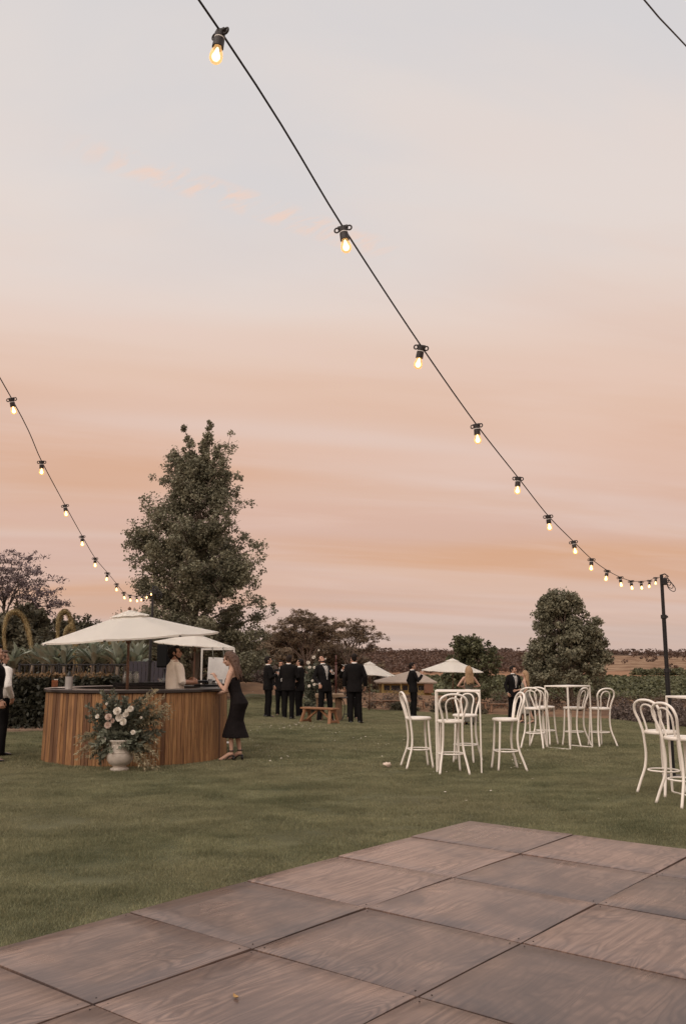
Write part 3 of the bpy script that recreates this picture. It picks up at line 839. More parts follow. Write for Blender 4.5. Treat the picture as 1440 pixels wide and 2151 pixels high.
# ---- far woods, vines and scrub
def far_wood():
    r = np.random.default_rng(61); n = 9500
    y = r.uniform(560, 1330, n); x = r.uniform(-0.45, 0.62, n) * y
    ratio = x / y
    keep = np.where(ratio < 0.27, y > 600 + 40 * np.sin(x / 60), (y > 1120 + 60 * np.sin(x / 50)) | (r.random(n) < 0.05))
    keep &= ~((ratio > 0.27) & (y < 700))
    bald = (np.sin(x / 37 + 1) * np.sin(y / 61) > 0.93); keep &= ~bald
    x, y = x[keep], y[keep]
    h = r.uniform(1.8, 5.0, len(x)) * (1.0 + 0.45 * np.sin(x / 29.0) * np.sin(y / 43.0 + x / 71.0)); c = np.stack([x, y, G(x, y) + h * 0.75], 1)
    lv = clump_leaves(c, h, 26, 1.9, squash=0.75, aspect=0.8, bias=0.55, rg=r, shell=0.55)
    # a few emergent crowns that break the skyline
    xs = r.uniform(-0.1, 0.55, 60) * 1290; ys = np.full(60, 1290.0)
    c2 = np.stack([xs, ys, G(xs, ys) + r.uniform(6, 9, 60)], 1)
    lv2 = clump_leaves(c2, r.uniform(2.5, 5, 60), 26, 2.0, squash=0.45, aspect=0.7, rg=r, shell=0.4)
    o = obj('far_woodland', quads_mesh(np.concatenate([lv, lv2]).reshape(-1, 3), 'woodland'), LEAF_RUST)
    o['kind'] = 'stuff'; o['label'] = 'rust-brown woodland covering the far ridge'; o['category'] = 'woodland'
far_wood()


def vines():
    r = np.random.default_rng(62); k = 0
    ys = list(np.geomspace(228, 480, 15))
    for i, y0 in enumerate(ys):
        if i in (4, 9): continue
        n = 900; t = r.uniform(0, 1, n); sp = y0 * 0.0065
        x = (-0.16 + 0.70 * t) * y0; y = y0 - 0.16 * (x - 0.16 * y0) + r.normal(0, sp, n)
        c = np.stack([x, y, G(x, y) + r.uniform(0.2, 1.1, n) * y0 / 330], 1)
        lv = clump_leaves(c, np.full(n, 0.0032 * y0), 8, 0.0034 * y0, squash=0.6, aspect=0.8, bias=0.5, rg=r, shell=0.3)
        o = obj('vine_row', quads_mesh(lv.reshape(-1, 3), 'vine_row'), LEAF_BUSH)
        tag(o, 'long green row of vines in the far vineyard', 'vine row', 'rows of the far vineyard')
    # nearer block, dark, on the far right
    n = 500; x = r.uniform(0.33, 0.5, n) * 600; y = 600 + r.normal(0, 5, n)
    c = np.stack([x, y, G(x, y) + r.uniform(0.5, 3.5, n)], 1)
    o = obj('windbreak_hedge', quads_mesh(clump_leaves(c, np.full(n, 2.2), 14, 2.0, rg=r).reshape(-1, 3), 'hedge'), LEAF_BUSH)
    tag(o, 'dark green windbreak on the orange slope, far side of the vineyard', 'hedge')
vines()


def scrub():
    r = np.random.default_rng(63)
    n = 1500; y = 50 + 95 * r.random(n) ** 1.3; x = r.uniform(-0.2, 0.46, n) * y
    keep = ~in_lawn(x, y) & (np.hypot(x - 5.6, (y - 90) * .6) > 8.5); x, y = x[keep], y[keep]
    patch = np.sin(x * 0.31 + y * 0.11) + np.sin(y * 0.19 - x * .2); k2 = patch > -0.55; x, y = x[k2], y[k2]
    h = r.uniform(0.2, 0.62, len(x)) * (1 + (y > 70) * 0.5)
    c = np.stack([x, y, G(x, y) + h * 0.35], 1)
    lv = clump_leaves(c, h, 42, 0.15, squash=0.8, aspect=0.5, rg=r, shell=0.3)
    o = obj('scrub', quads_mesh(lv.reshape(-1, 3), 'scrub'), LEAF_SCRUB)
    o['kind'] = 'stuff'; o['label'] = 'brown scrubby garden growth below the lawn'; o['category'] = 'scrub'
scrub()


def shrub_mesh(seed, w, h, n, size):
    r = np.random.default_rng(seed); c = r.normal(size=(n, 3)); c = unit(c) * (r.random((n, 1)) ** 0.45)
    c[:, 2] = np.abs(c[:, 2]); c *= np.array([w / 2, w / 2, h]) * 0.86
    lv = clump_leaves(c, np.full(n, 0.16), 34, size, squash=0.9, aspect=0.4, bias=0.45, rg=r, shell=0.3)
    return quads_mesh(lv.reshape(-1, 3), 'shrub')
SHR = [shrub_mesh(70 + k, 1.9, 0.95, 60, 0.12) for k in range(3)]
for me in SHR: me.materials.append(LEAF_LAV)
rr = random.Random(9)
for k, (x, y) in enumerate([(13.6, 42.2), (12.9, 40.4), (13.2, 38.6), (12.8, 36.9), (13.0, 35.0), (12.5, 33.2), (12.9, 31.5), (12.3, 29.8), (12.7, 28.2), (14.6, 39.4), (14.4, 35.8), (14.0, 32.4)]):
    o = obj('lavender_shrub', SHR[k % 3], None, None, gp(x, y, -0.06), (0, 0, rr.uniform(0, 6)), rr.uniform(0.85, 1.2))
    tag(o, 'grey-brown lavender bush in the bed along the lawn edge', 'shrub', 'lavender bushes along the lawn edge')
SHG = [shrub_mesh(80 + k, 1.5, 0.62, 45, 0.1) for k in range(2)]
for me in SHG: me.materials.append(LEAF_DARK)
for k, px in enumerate([836, 858, 925, 950, 1000, 1090, 1118]):
    p = put(px, 1480, 45.4)
    o = obj('border_shrub', SHG[k % 2], None, None, p, (0, 0, k * 1.3), rr.uniform(0.8, 1.1))
    tag(o, 'small dark green border shrub at the far lawn edge', 'shrub', 'dark border shrubs at the far lawn edge')
for k, px in enumerate([620, 560, 527]):
    p = put(px, 1470, 51.5 + k)
    o = obj('garden_shrub', SHR[k], None, None, p, (0, 0, k), 1.3)
    tag(o, ['grey-brown shrub behind the smiling man on the dirt mound', 'grey-brown shrub on the dirt mound behind the man in profile', 'grey-brown shrub on the dirt mound nearest the woman in black'][k], 'shrub', 'shrubs on the dirt mound')


# ---- clipped hedge, mulch bed, railing, agaves
def hedge():
    r = np.random.default_rng(90); root = empty('clipped_hedge', gp(-8.9, 21.5))
    tag(root, 'clipped dark hedge with bronze tips beside the round bar', 'hedge')
    L, D, Hh = 6.6, 1.0, 1.22
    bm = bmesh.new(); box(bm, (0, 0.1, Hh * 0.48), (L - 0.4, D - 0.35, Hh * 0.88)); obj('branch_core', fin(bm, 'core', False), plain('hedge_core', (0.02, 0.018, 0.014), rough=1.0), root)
    def face(n, sx, sy, sz, off, out):
        c = np.stack([r.uniform(-sx, sx, n), r.uniform(-sy, sy, n), r.uniform(-sz, sz, n)], 1) + off
        c += np.array(out) * r.normal(0, 0.035, (n, 1)); return c, np.tile(np.array(out, float), (n, 1))
    A = [face(8500, L / 2, 0.07, Hh / 2, (0, -D / 2 + 0.1, Hh / 2 - 0.02), (0, -1, 0)), face(2600, 0.07, D / 2, Hh / 2, (L / 2 - .05, 0.05, Hh / 2), (1, 0, 0)), face(4200, L / 2, D / 2, 0.05, (0, 0.05, Hh - 0.05), (0, 0, 1))]
    c = np.concatenate([a[0] for a in A]); out = np.concatenate([a[1] for a in A])
    obj('foliage', quads_mesh(leaf_quads(c, np.full(len(c), 0.105), out, 0.38, 0.55, 0.4, r).reshape(-1, 3)), leaf_mat('hedge_leaf', (0.06, 0.058, 0.038), (0.034, 0.034, 0.024), rough=0.35), root)
    c, out = face(2600, L / 2, D / 2, 0.03, (0, 0, Hh + 0.01), (0, -0.2, 1))
    obj('new_growth', quads_mesh(leaf_quads(c, np.full(len(c), 0.085), out, 0.3, 0.5, 0, r).reshape(-1, 3)), leaf_mat('hedge_tip', (0.20, 0.115, 0.055), (0.12, 0.08, 0.04)), root)
hedge()
def mulch():
    r = np.random.default_rng(91)
    n = 5200; x = r.uniform(-12, -4.6, n); y = 20.65 + 0.085 * (x + 5.3) + r.uniform(-0.12, 0.45, n)
    c = np.stack([x, y, G(x, y) + r.uniform(0.0, 0.035, n)], 1)
    lv = leaf_quads(c, np.full(n, 0.07), np.tile(np.array([0, -0.3, 1.0]), (n, 1)), 0.55, 0.4, 0, r)
    o = obj('bark_mulch', quads_mesh(lv.reshape(-1, 3)), plain('mulch', (0.17, 0.085, 0.05), (0.08, 0.045, 0.03), 9, 0.9, island=0.4))
    o['kind'] = 'stuff'; o['label'] = 'red-brown bark mulch along the foot of the hedge'; o['category'] = 'mulch'
    bm = bmesh.new(); bar_between(bm, gp(-12, 19.98, 0.02), gp(-4.6, 20.6, 0.02), 0.05, 0.09, 0.006)
    tag(obj('garden_edging', fin(bm, 'edging', False), plain('edging_timber', (0.24, 0.17, 0.12), rough=0.9)), 'low timber edging between the lawn and the mulch bed', 'edging')
mulch()
BLACK = plain('black_powdercoat', (0.018, 0.017, 0.018), (0.012, 0.011, 0.012), 20, 0.42)
def railing():
    y = 23.2; x0, x1 = at_depth(40, 1400, y).x, at_depth(292, 1400, y).x; zt = 1.52
    root = empty('garden_railing', (x0, y, 0)); tag(root, 'black metal railing between the hedge and the agaves', 'fence')
    L = x1 - x0
    bm = bmesh.new(); box(bm, (L / 2, 0, zt - 0.02), (L, 0.05, 0.035), bevel=0.004); obj('top_rail', fin(bm, 'rail', False), BLACK, root)
    bm = bmesh.new(); box(bm, (L / 2, 0, 0.35), (L, 0.03, 0.03)); obj('bottom_rail', fin(bm, 'rail', False), BLACK, root)
    bal = box_mesh((0.022, 0.022, 1.15), 0.002, (0, 0, 0.92))
    n = int(L / 0.118)
    for k in range(n): obj('baluster', bal, BLACK, root, (0.05 + k * 0.118, 0, 0))
    po = box_mesh((0.05, 0.05, 1.56), 0.003, (0, 0, 0.76))
    for k in range(4): obj('post', po, BLACK, root, (0.02 + k * (L - 0.04) / 3, 0.0, 0))
railing()

AG = plain('agave_leaf', (0.46, 0.48, 0.39), (0.36, 0.385, 0.31), 3, 0.55, spec=0.3)
def agave_leaf():
    bm = bmesh.new(); n = 9; rows = []
    for i in range(n + 1):
        t = i / n; w = 0.085 * (0.45 + 1.1 * t) * (1 - t ** 2.6) + 0.0015 if t < 0.62 else 0.085 * 1.13 * ((1 - t) / 0.38) ** 0.8 * 0.93 + 0.001
        y = 0.72 * t; z = 0.30 * t - 0.26 * t * t
        rows.append([bm.verts.new((s * w, y, z + abs(s) * w * 0.45 + (0.0 if k < 3 else -0.012 * (1 - t)))) for k, s in enumerate((-1, 0, 1))])
    for a, b in zip(rows, rows[1:]):
        for k in range(2): bm.faces.new((a[k], a[k + 1], b[k + 1], b[k]))
    bmesh.ops.solidify(bm, geom=bm.faces[:], thickness=0.008)
    return fin(bm, 'agave_leaf', mats=[AG])
ALEAF = agave_leaf()
SPK_STEM = plain('spike_florets', (0.50, 0.39, 0.20), (0.26, 0.205, 0.11), 25, 0.8, 0.8, island=0.5)
def spike(path, r0, r1, seed):
    r = np.random.default_rng(seed); sp = spline(path, 8); n = len(sp); bm = bmesh.new()
    rad = [r0 * (0.45 + 0.75 * min(1, i / (n * 0.22))) if i < n * 0.3 else r0 + (r1 - r0) * ((i / n - .3) / .7) for i in range(n)]
    tube(bm, sp, [q * 0.72 for q in rad], 9)
    me = fin(bm, 'spike_core', mats=[SPK_STEM])
    P = np.array([tuple(p) for p in sp]); m = 2600
    k = r.uniform(n * 0.12, n - 1.01, m); i = k.astype(int); f = (k - i)[:, None]
    c = P[i] * (1 - f) + P[i + 1] * f; tang = unit(P[np.minimum(i + 1, n - 1)] - P[i])
    d = r.normal(size=(m, 3)); d = unit(d - tang * (d * tang).sum(1, keepdims=True))
    c = c + d * (np.array(rad)[i] * 0.95)[:, None]
    t = unit(d + 0.3 * r.normal(size=(m, 3))); s = unit(np.cross(t, tang + 1e-3)); L = 0.075
    V = np.stack([c - t * L * .5, c - s * .011, c + t * L * .5, c + s * .011], 1)
    fl = quads_mesh(V.reshape(-1, 3)); me2 = join_meshes([me, fl]); me2.materials.append(SPK_STEM); return me2
def agave(px, d, zb, label, spk=None, nleaf=26, seed=0, sc=1.0):
    p = at_depth(px, 1400, d); zb += 0.28; root = empty('agave', (p.x, d, zb)); rg = random.Random(seed)
    tag(root, label, 'agave', 'agaves behind the railing')
    for k in range(nleaf):
        el = rg.uniform(0.35, 1.35); az = k * 2.4 + rg.uniform(-.2, .2)
        obj('leaf', ALEAF, None, root, (0, 0, 0.25 + 0.12 * el), (el, rg.uniform(-.15, .15), az), rg.uniform(0.75, 1.1) * sc)
    bm = bmesh.new(); limb(bm, (0, 0, -zb), (0, 0, 0.4), 0.07, 0.06); obj('stem', fin(bm, 'stem'), BARK, root)
    if spk:
        pts = [at_depth(x, y, dd) - Vector((p.x, d, zb)) for x, y, dd in spk]
        obj('flower_spike', spike(pts, 0.085, 0.064, seed), None, root)
D = 28.0
agave(70, D, 0.85, 'agave whose tall yellow arch bends down at the white-shirted man', [(69, 1400, D), (67, 1365, D), (60, 1325, D), (49, 1297, D), (33, 1285, D), (17, 1295, D + .1), (9, 1328, D + .2), (12, 1368, D + .2), (17, 1392, D + .2)], 28, 1)
agave(158, D + .3, 0.85, 'agave with a narrow yellow arch just outside the parasol corner', [(157, 1402, D), (155, 1350, D), (151, 1312, D), (144, 1290, D), (136, 1285, D), (127, 1293, D + .1), (122, 1318, D + .2), (123, 1355, D + .2), (126, 1390, D + .2)], 26, 2)
agave(168, 27.2, 0.85, 'agave with a stout yellow spike under the tip of the parasol', [(163, 1402, 27.2), (162, 1370, 27.2), (158, 1335, 27.2), (150, 1318, 27.2), (141, 1325, 27.4), (137, 1350, 27.5), (136, 1390, 27.5)], 24, 3)
agave(226, D, 0.9, 'agave with paired yellow spike stems under the middle of the parasol', [(231, 1396, D), (231, 1350, D), (228, 1325, D), (222, 1318, D), (216, 1330, D), (214, 1360, D + .2), (215, 1390, D + .2)], 28, 4)
agave(262, 27.0, 0.9, 'agave with a yellow spike nearest the parasol pole', [(262, 1400, 27), (263, 1360, 27), (260, 1332, 27), (255, 1325, 27.1), (252, 1340, 27.2), (252, 1375, 27.2)], 24, 5, 1.1)
agave(112, 26.2, 0.8, 'spikeless agave between the two arches, against the railing', None, 30, 6, 1.1)
agave(196, 26.2, 0.85, 'spikeless agave right behind the railing, below the parasol edge', None, 30, 7, 1.15)
agave(30, 26.5, 0.75, 'spikeless agave beside the white-shirted man', None, 26, 8)
agave(286, 26.4, 0.7, 'large-leaved agave next to the dark screen panels', None, 26, 9, 1.25)
agave(92, 27.4, 0.85, 'upright agave in the second row behind the railing, near the first arch', None, 28, 10, 1.1)
agave(136, 26.0, 0.8, 'upright agave against the railing below the narrow arch', None, 28, 11, 1.1)
agave(216, 27.6, 0.85, 'upright agave in the second row, under the middle of the parasol', None, 28, 12, 1.15)
agave(248, 26.0, 0.8, 'upright agave against the railing close to the carafes', None, 28, 13, 1.1)


# ================================================================== PARASOLS
CANVAS = plain('cream_canvas', (0.93, 0.89, 0.83), (0.91, 0.87, 0.81), 2.5, 0.85, 0.15, 60, trans=0.10)
TEAK = plain('dark_teak_pole', (0.16, 0.075, 0.04), (0.085, 0.042, 0.026), 5, 0.5, 0.2, stretch=(6, 6, 0.6))
def parasol(loc, Rr, zrim, zpeak, ztop_pole, tilt, rot, label, group='cream garden parasols', low=0.0, vent=True, ribs=True, pole_lean=(0, 0)):
    root = empty('parasol', loc); tag(root, label, 'parasol', group)
    h = zpeak - zrim; n = 8; nr, na = 10, 8
    tm = Matrix.Translation((0, 0, zrim)) @ Matrix.Rotation(tilt[1], 4, 'Y') @ Matrix.Rotation(tilt[0], 4, 'X') @ Matrix.Translation((0, 0, -zrim))
    def surf(rho, a):
        k = a / (2 * math.pi / n); f = k - math.floor(k); w = math.sin(math.pi * f)
        oct_r = math.cos(math.pi / n) / math.cos((f - 0.5) * 2 * math.pi / n)
        r = Rr * rho * oct_r * (1 - 0.028 * w * rho)
        z = zrim + h * (1 - rho ** 0.93) - 0.022 * w * rho * (1 - 0.2 * rho) * Rr / 1.5
        return tm @ Vector((r * math.cos(a + rot), r * math.sin(a + rot), z))
    bm = bmesh.new(); grid = []
    for i in range(nr + 1):
        rho = 0.06 + 0.94 * i / nr
        grid.append([bm.verts.new(surf(rho, 2 * math.pi * j / (n * na))) for j in range(n * na)])
    N = n * na
    for i in range(nr):
        for j in range(N): bm.faces.new((grid[i][j], grid[i][(j + 1) % N], grid[i + 1][(j + 1) % N], grid[i + 1][j]))
    hem = [bm.verts.new(v.co + Vector((0, 0, -0.028))) for v in grid[-1]]
    for j in range(N): bm.faces.new((grid[-1][j], grid[-1][(j + 1) % N], hem[(j + 1) % N], hem[j]))
    bmesh.ops.solidify(bm, geom=bm.faces[:], thickness=0.004)
    obj('canopy', sharp(fin(bm, 'canopy'), 50), CANVAS, root)
    if vent:
        bm = bmesh.new(); g2 = []
        for i in range(4):
            rho = 0.02 + 0.21 * i / 3
            g2.append([bm.verts.new(surf(rho, 2 * math.pi * j / N) + Vector((0, 0, 0.035 - (0.01 if i == 3 and j % na == na // 2 else 0)))) for j in range(N)])
        for i in range(3):
            for j in range(N): bm.faces.new((g2[i][j], g2[i][(j + 1) % N], g2[i + 1][(j + 1) % N], g2[i + 1][j]))
        bm.faces.new(g2[0]); bmesh.ops.solidify(bm, geom=bm.faces[:], thickness=0.004)
        obj('vent_cap', sharp(fin(bm, 'vent'), 50), CANVAS, root)
    base = Vector((pole_lean[0], pole_lean[1], low)); top = tm @ Vector((0, 0, zpeak - 0.03))
    bm = bmesh.new(); tube(bm, [base, base.lerp(top, 0.5), top], [0.026, 0.026, 0.022], 12); obj('pole', fin(bm, 'pole'), TEAK, root)
    bm = bmesh.new(); lathe(bm, [(0.012, 0), (0.03, 0.01), (0.034, 0.025), (0.02, 0.045), (0.008, 0.06)], 12)
    obj('finial', fin(bm, 'finial'), TEAK, root, top + Vector((0, 0, 0.055)))
    if ribs:
        hub = base.lerp(top, 0.80)
        bm = bmesh.new(); lathe(bm, [(0.03, -0.04), (0.045, -0.03), (0.045, 0.03), (0.03, 0.04)], 12); obj('runner_hub', fin(bm, 'hub'), TEAK, root, hub)
        for k in range(n):
            a = 2 * math.pi * k / n
            bm = bmesh.new(); p0 = surf(0.05, a) - Vector((0, 0, 0.03)); p1 = surf(0.985, a) - Vector((0, 0, 0.022))
            bar_between(bm, p0, p1, 0.022, 0.014); rb = obj('rib', fin(bm, 'rib', False), TEAK, root)
            bm = bmesh.new(); bar_between(bm, hub, surf(0.55, a) - Vector((0, 0, 0.035)), 0.016, 0.012); obj('strut', fin(bm, 'strut', False), TEAK, rb)
            bm = bmesh.new(); bar_between(bm, surf(0.95, a) - Vector((0, 0, 0.034)), surf(1.004, a) - Vector((0, 0, 0.03)), 0.034, 0.02); obj('rib_pocket', fin(bm, 'pocket', False), BLACK, rb)
    return root
BARC = Vector((-3.50, 15.15, 0.0)); BAR_R, BAR_H = 1.53, 1.145
parasol(Vector((-3.69, 15.2, 0)), 1.545, 1.99, 2.44, 2.4, (R(2.3), R(-3.7)), R(-1.0), 'large cream parasol shading the round timber bar', low=0.02)
parasol(gp(*put(407, 1400, 27)[:2]), 1.24, 2.12, 2.47, 2.4, (R(2), R(4.5)), R(8), 'smaller cream parasol partly hidden behind the bar parasol')
parasol(gp(*put(775, 1440, 44)[:2]), 1.36, 1.78, 2.38, 2.4, (R(0), R(4)), R(10), 'cream parasol half hidden by the man seen from behind')
parasol(gp(*put(950, 1440, 41.5)[:2]), 1.46, 2.0, 2.56, 2.4, (R(1), R(2)), R(0), 'cream parasol between the raised hand and the woman in olive')


# ================================================================== ROUND BAR
def stave_mat():
    m, nt = new_mat('recycled_timber')
    t = nd(nt, 'ShaderNodeTexCoord'); oi = nd(nt, 'ShaderNodeObjectInfo'); rnd = oi.outputs['Random']
    off = nd(nt, 'ShaderNodeCombineXYZ', X=math_n(nt, 'MULTIPLY', rnd, 53.0), Y=rnd, Z=math_n(nt, 'MULTIPLY', rnd, 29.0)).outputs[0]
    pos = nd(nt, 'ShaderNodeVectorMath', operation='ADD', _0=t.outputs['Object'], _1=off).outputs[0]
    gr = nd(nt, 'ShaderNodeTexNoise', Vector=nd(nt, 'ShaderNodeMapping', Vector=pos, Scale=(60, 60, 2.2)).outputs[0], Scale=1.0, Detail=4.0, Roughness=0.6, Distortion=0.4).outputs[0]
    st = nd(nt, 'ShaderNodeTexNoise', Vector=nd(nt, 'ShaderNodeMapping', Vector=pos, Scale=(9, 9, 1.6)).outputs[0], Scale=1.0, Detail=4.0).outputs[0]
    kn = nd(nt, 'ShaderNodeTexVoronoi', Vector=nd(nt, 'ShaderNodeMapping', Vector=pos, Scale=(14, 14, 4.0)).outputs[0], Scale=1.0).outputs[0]
    tone = ramp(nt, rnd, [(0.0, lin(112, 82, 58)), (0.10, lin(158, 119, 80)), (0.34, lin(170, 128, 86)), (0.52, lin(150, 111, 74)), (0.7, lin(180, 138, 95)), (0.86, lin(163, 122, 83)), (0.95, lin(122, 93, 68))], 'CONSTANT')
    c = mix_c(nt, ramp(nt, gr, [(0.38, g1(0)), (0.66, g1(0.75))]), tone, lin(88, 54, 36))
    c = mix_c(nt, ramp(nt, st, [(0.5, g1(0)), (0.75, g1(0.55))]), c, lin(78, 58, 46))
    c = mix_c(nt, ramp(nt, kn, [(0.06, g1(0.7)), (0.13, g1(0))]), c, lin(50, 32, 24))
    b = out_bsdf(nt, **{'Base__Color': c, 'Roughness': 0.62, 'Specular__IOR__Level': 0.3})
    bp = nd(nt, 'ShaderNodeBump', Strength=0.35, Distance=0.004, Height=gr); nt.links.new(bp.outputs[0], b.inputs['Normal'])
    return m
COUNTER = plain('black_counter', (0.022, 0.017, 0.016), (0.03, 0.022, 0.019), 9, 0.3, spec=0.5)
def make_bar():
    root = empty('round_bar', BARC); tag(root, 'round bar clad in upright timber boards with a black counter', 'bar')
    wood = stave_mat(); rg = random.Random(3)
    n = 146; wid = 2 * math.pi * 1.515 / n
    ms = []
    for v in range(4):
        bm = bmesh.new(); w = wid * (0.955, 0.92, 0.94, 0.90)[v]; t = (0.024, 0.028, 0.022, 0.030)[v]
        # slightly battered board: wider at its foot
        for (x0, x1, z) in ():
            pass
        vs = box(bm, (0, 0, 0.55), (w, t, 1.10), bevel=0.003)
        for q in bm.verts:
            f = (1.1 - q.co.z) / 1.1; q.co.z *= 0.994; q.co.x *= 0.985 + 0.015 * f; q.co.y -= 0.02 * f
        ms.append(fin(bm, 'board', False, [wood]))
    skip = int(n * (math.pi + R(13)) / (2 * math.pi))
    for k in range(n):
        if k == skip: continue
        a = 2 * math.pi * k / n
        rr_ = 1.485 + rg.uniform(-.0045, .0045)
        obj('board', ms[rg.randrange(4)], None, root, (rr_ * math.cos(a), rr_ * math.sin(a), rg.uniform(-.006, .0)), (0, 0, a + math.pi / 2))
    dark = plain('bar_lining', (0.02, 0.015, 0.012), rough=0.9)
    bm = bmesh.new(); o = lathe(bm, [(1.49, 0.0), (1.45, 1.1)], 72, False); i = lathe(bm, [(1.42, 0.0), (1.42, 1.1)], 72, False)
    obj('lining', fin(bm, 'lining'), dark, root)
    bm = bmesh.new(); prof = [(1.06, 1.095), (1.525, 1.095), (1.535, 1.102), (1.535, 1.138), (1.527, 1.145), (1.06, 1.145)]
    rings = [[bm.verts.new((r_ * math.cos(2 * math.pi * k / 96), r_ * math.sin(2 * math.pi * k / 96), z)) for k in range(96)] for r_, z in prof]
    for q in range(len(rings)):
        A, B = rings[q], rings[(q + 1) % len(rings)]
        for k in range(96): bm.faces.new((A[k], A[(k + 1) % 96], B[(k + 1) % 96], B[k]))
    obj('counter', sharp(fin(bm, 'counter'), 40), COUNTER, root)
    bm = bmesh.new(); lathe(bm, [(1.0, 0.72), (1.41, 0.72), (1.41, 0.74), (1.0, 0.74)], 64, False); obj('inner_shelf', fin(bm, 'shelf'), dark, root)
make_bar()
def barpt(px, py): return at(px, py, BAR_H)

GLASS = glass_mat('clear_glass'); STEEL = plain('brushed_steel', (0.70, 0.66, 0.63), (0.55, 0.52, 0.5), 3, 0.34, metal=0.45, stretch=(1, 1, 14))
AMBER = plain('amber_bottle_wood', (0.22, 0.075, 0.028), (0.15, 0.05, 0.02), 12, 0.35); PAPER = plain('white_paper', (0.74, 0.70, 0.66), rough=0.8)
def on_bar(r_, az): return BARC + Vector((r_ * math.cos(az), r_ * math.sin(az), BAR_H))
# wooden napkin box
p = on_bar(1.38, R(180 + 10)); root = empty('napkin_box', p, 0.3); tag(root, 'brown timber napkin box at the end of the counter', 'box')
bm = bmesh.new()
for sx, sy, w, d in ((0, -.045, .1, .01), (0, .045, .1, .01), (-.045, 0, .01, .08), (.045, 0, .01, .08)): box(bm, (sx, sy, .065), (w, d, .13), bevel=.002)
box(bm, (0, 0, .006), (.08, .08, .011)); obj('case', fin(bm, 'case', False), AMBER, root)
bm = bmesh.new()
for k in range(3): box(bm, (.015 + .002 * k, .0, .075 + k * .028), (.062, .07, .024), bevel=.003)
obj('napkin_pad', fin(bm, 'pad', False), PAPER, root)
# steel wine cooler with a dark bottle standing in it
p = on_bar(1.33, R(180 + 48)); root = empty('wine_cooler', p); tag(root, 'brushed steel wine cooler standing on the counter', 'wine cooler')
bm = bmesh.new(); lathe(bm, [(.056, 0), (.058, .006), (.060, .19), (.062, .196), (.056, .198), (.054, .02)], 28); obj('body', sharp(fin(bm, 'cooler'), 40), STEEL, root)
bt = empty('wine_bottle', p + Vector((0, 0, .02))); tag(bt, 'dark wine bottle poking out of the steel cooler', 'bottle')
bm = bmesh.new(); lathe(bm, [(.036, 0), (.038, .01), (.038, .19), (.03, .225), (.015, .25), (.014, .3), (.016, .302), (.016, .312), (.012, .314)], 20); obj('glass_body', sharp(fin(bm, 'bottle'), 50), plain('bottle_glass', (0.012, 0.013, 0.011), rough=0.12), bt)
bm = bmesh.new(); lathe(bm, [(.0145, .28), (.0165, .281), (.0165, .325), (.008, .333)], 16); obj('pourer', fin(bm, 'cap'), BLACK, bt)
# silver tray
p = on_bar(1.28, R(180 + 28)); bm = bmesh.new(); lathe(bm, [(.14, .0), (.19, .008), (.2, .014), (.19, .013), (.13, .006)], 32)
tag(obj('serving_tray', sharp(fin(bm, 'tray'), 40), STEEL, None, p + Vector((0, 0, .001))), 'silver tray lying flat between napkin box and wine cooler', 'tray')
# black drip tray with carafes, inside back of the bar
tp = on_bar(1.28, R(100)); bm = bmesh.new(); box(bm, (0, 0, .014), (.95, .34, .026), bevel=.006); box(bm, (0, -.165, .035), (.95, .012, .03)); box(bm, (0, .165, .035), (.95, .012, .03))
tag(obj('bar_mat', fin(bm, 'mat', False), BLACK, None, tp + Vector((-.05, 0, 0.001)), (0, 0, R(10))), 'black tray under the glass carafes behind the parasol pole', 'tray')
bm = bmesh.new(); lathe(bm, [(.045, .0), (.052, .006), (.052, .13), (.036, .18), (.034, .2), (.044, .225), (.042, .225), (.032, .2), (.034, .18), (.05, .13), (.05, .01)], 20, False); CARAFE = sharp(fin(bm, 'carafe'), 60)
CARAFE.materials.append(GLASS)
for k, (ox, oy, lab) in enumerate([(-.28, .07, 'glass carafe at the outer end of the black tray'), (-.17, -.05, 'front glass carafe second along the black tray'), (-.1, .08, 'glass carafe in the back row of the black tray'), (-.05, -.06, 'glass carafe closest to the parasol pole')]):
    tag(obj('carafe', CARAFE, None, None, tp + Vector((-.05 + ox, oy, .029))), lab, 'carafe', 'glass carafes on the bar')
bm = bmesh.new(); lathe(bm, [(.03, 0), (.034, .004), (.041, .125), (.039, .125), (.032, .01)], 20, False); TUMB = fin(bm, 'tumbler'); TUMB.materials.append(GLASS)
for k, (r_, az, lab) in enumerate([(1.25, 84, 'clear tumbler beside the bartender, next to the black pole'), (1.3, 80, 'second clear tumbler close to the bartender'), (1.4, 16, 'clear tumbler on the counter before the woman in black'), (1.3, 30, 'clear tumbler behind the black tray near the card')]):
    tag(obj('tumbler', TUMB, None, None, on_bar(r_, R(az)) + Vector((0, 0, .001))), lab, 'glass', 'tumblers on the bar')
for az, r_, s, lab in ((88, 1.2, (.42, .26, .05), 'black tub on the counter to one side of the bartender'), (40, 1.28, (.34, .3, .035), 'stack of black trays in front of the bartender'), (33, 1.27, (.5, .3, .02), 'flat black tray beneath the card frame')):
    bm = bmesh.new(); box(bm, (0, 0, s[2] / 2), s, bevel=.008); box(bm, (0, 0, s[2] + .004), (s[0] + .02, s[1] + .02, .01), bevel=.003)
    tag(obj('bar_tray', fin(bm, 'tray', False), BLACK, None, on_bar(r_, R(az)) + Vector((0, 0, .002 + (.055 if az == 40 else 0))), (0, 0, R(az - 90))), lab, 'tray')
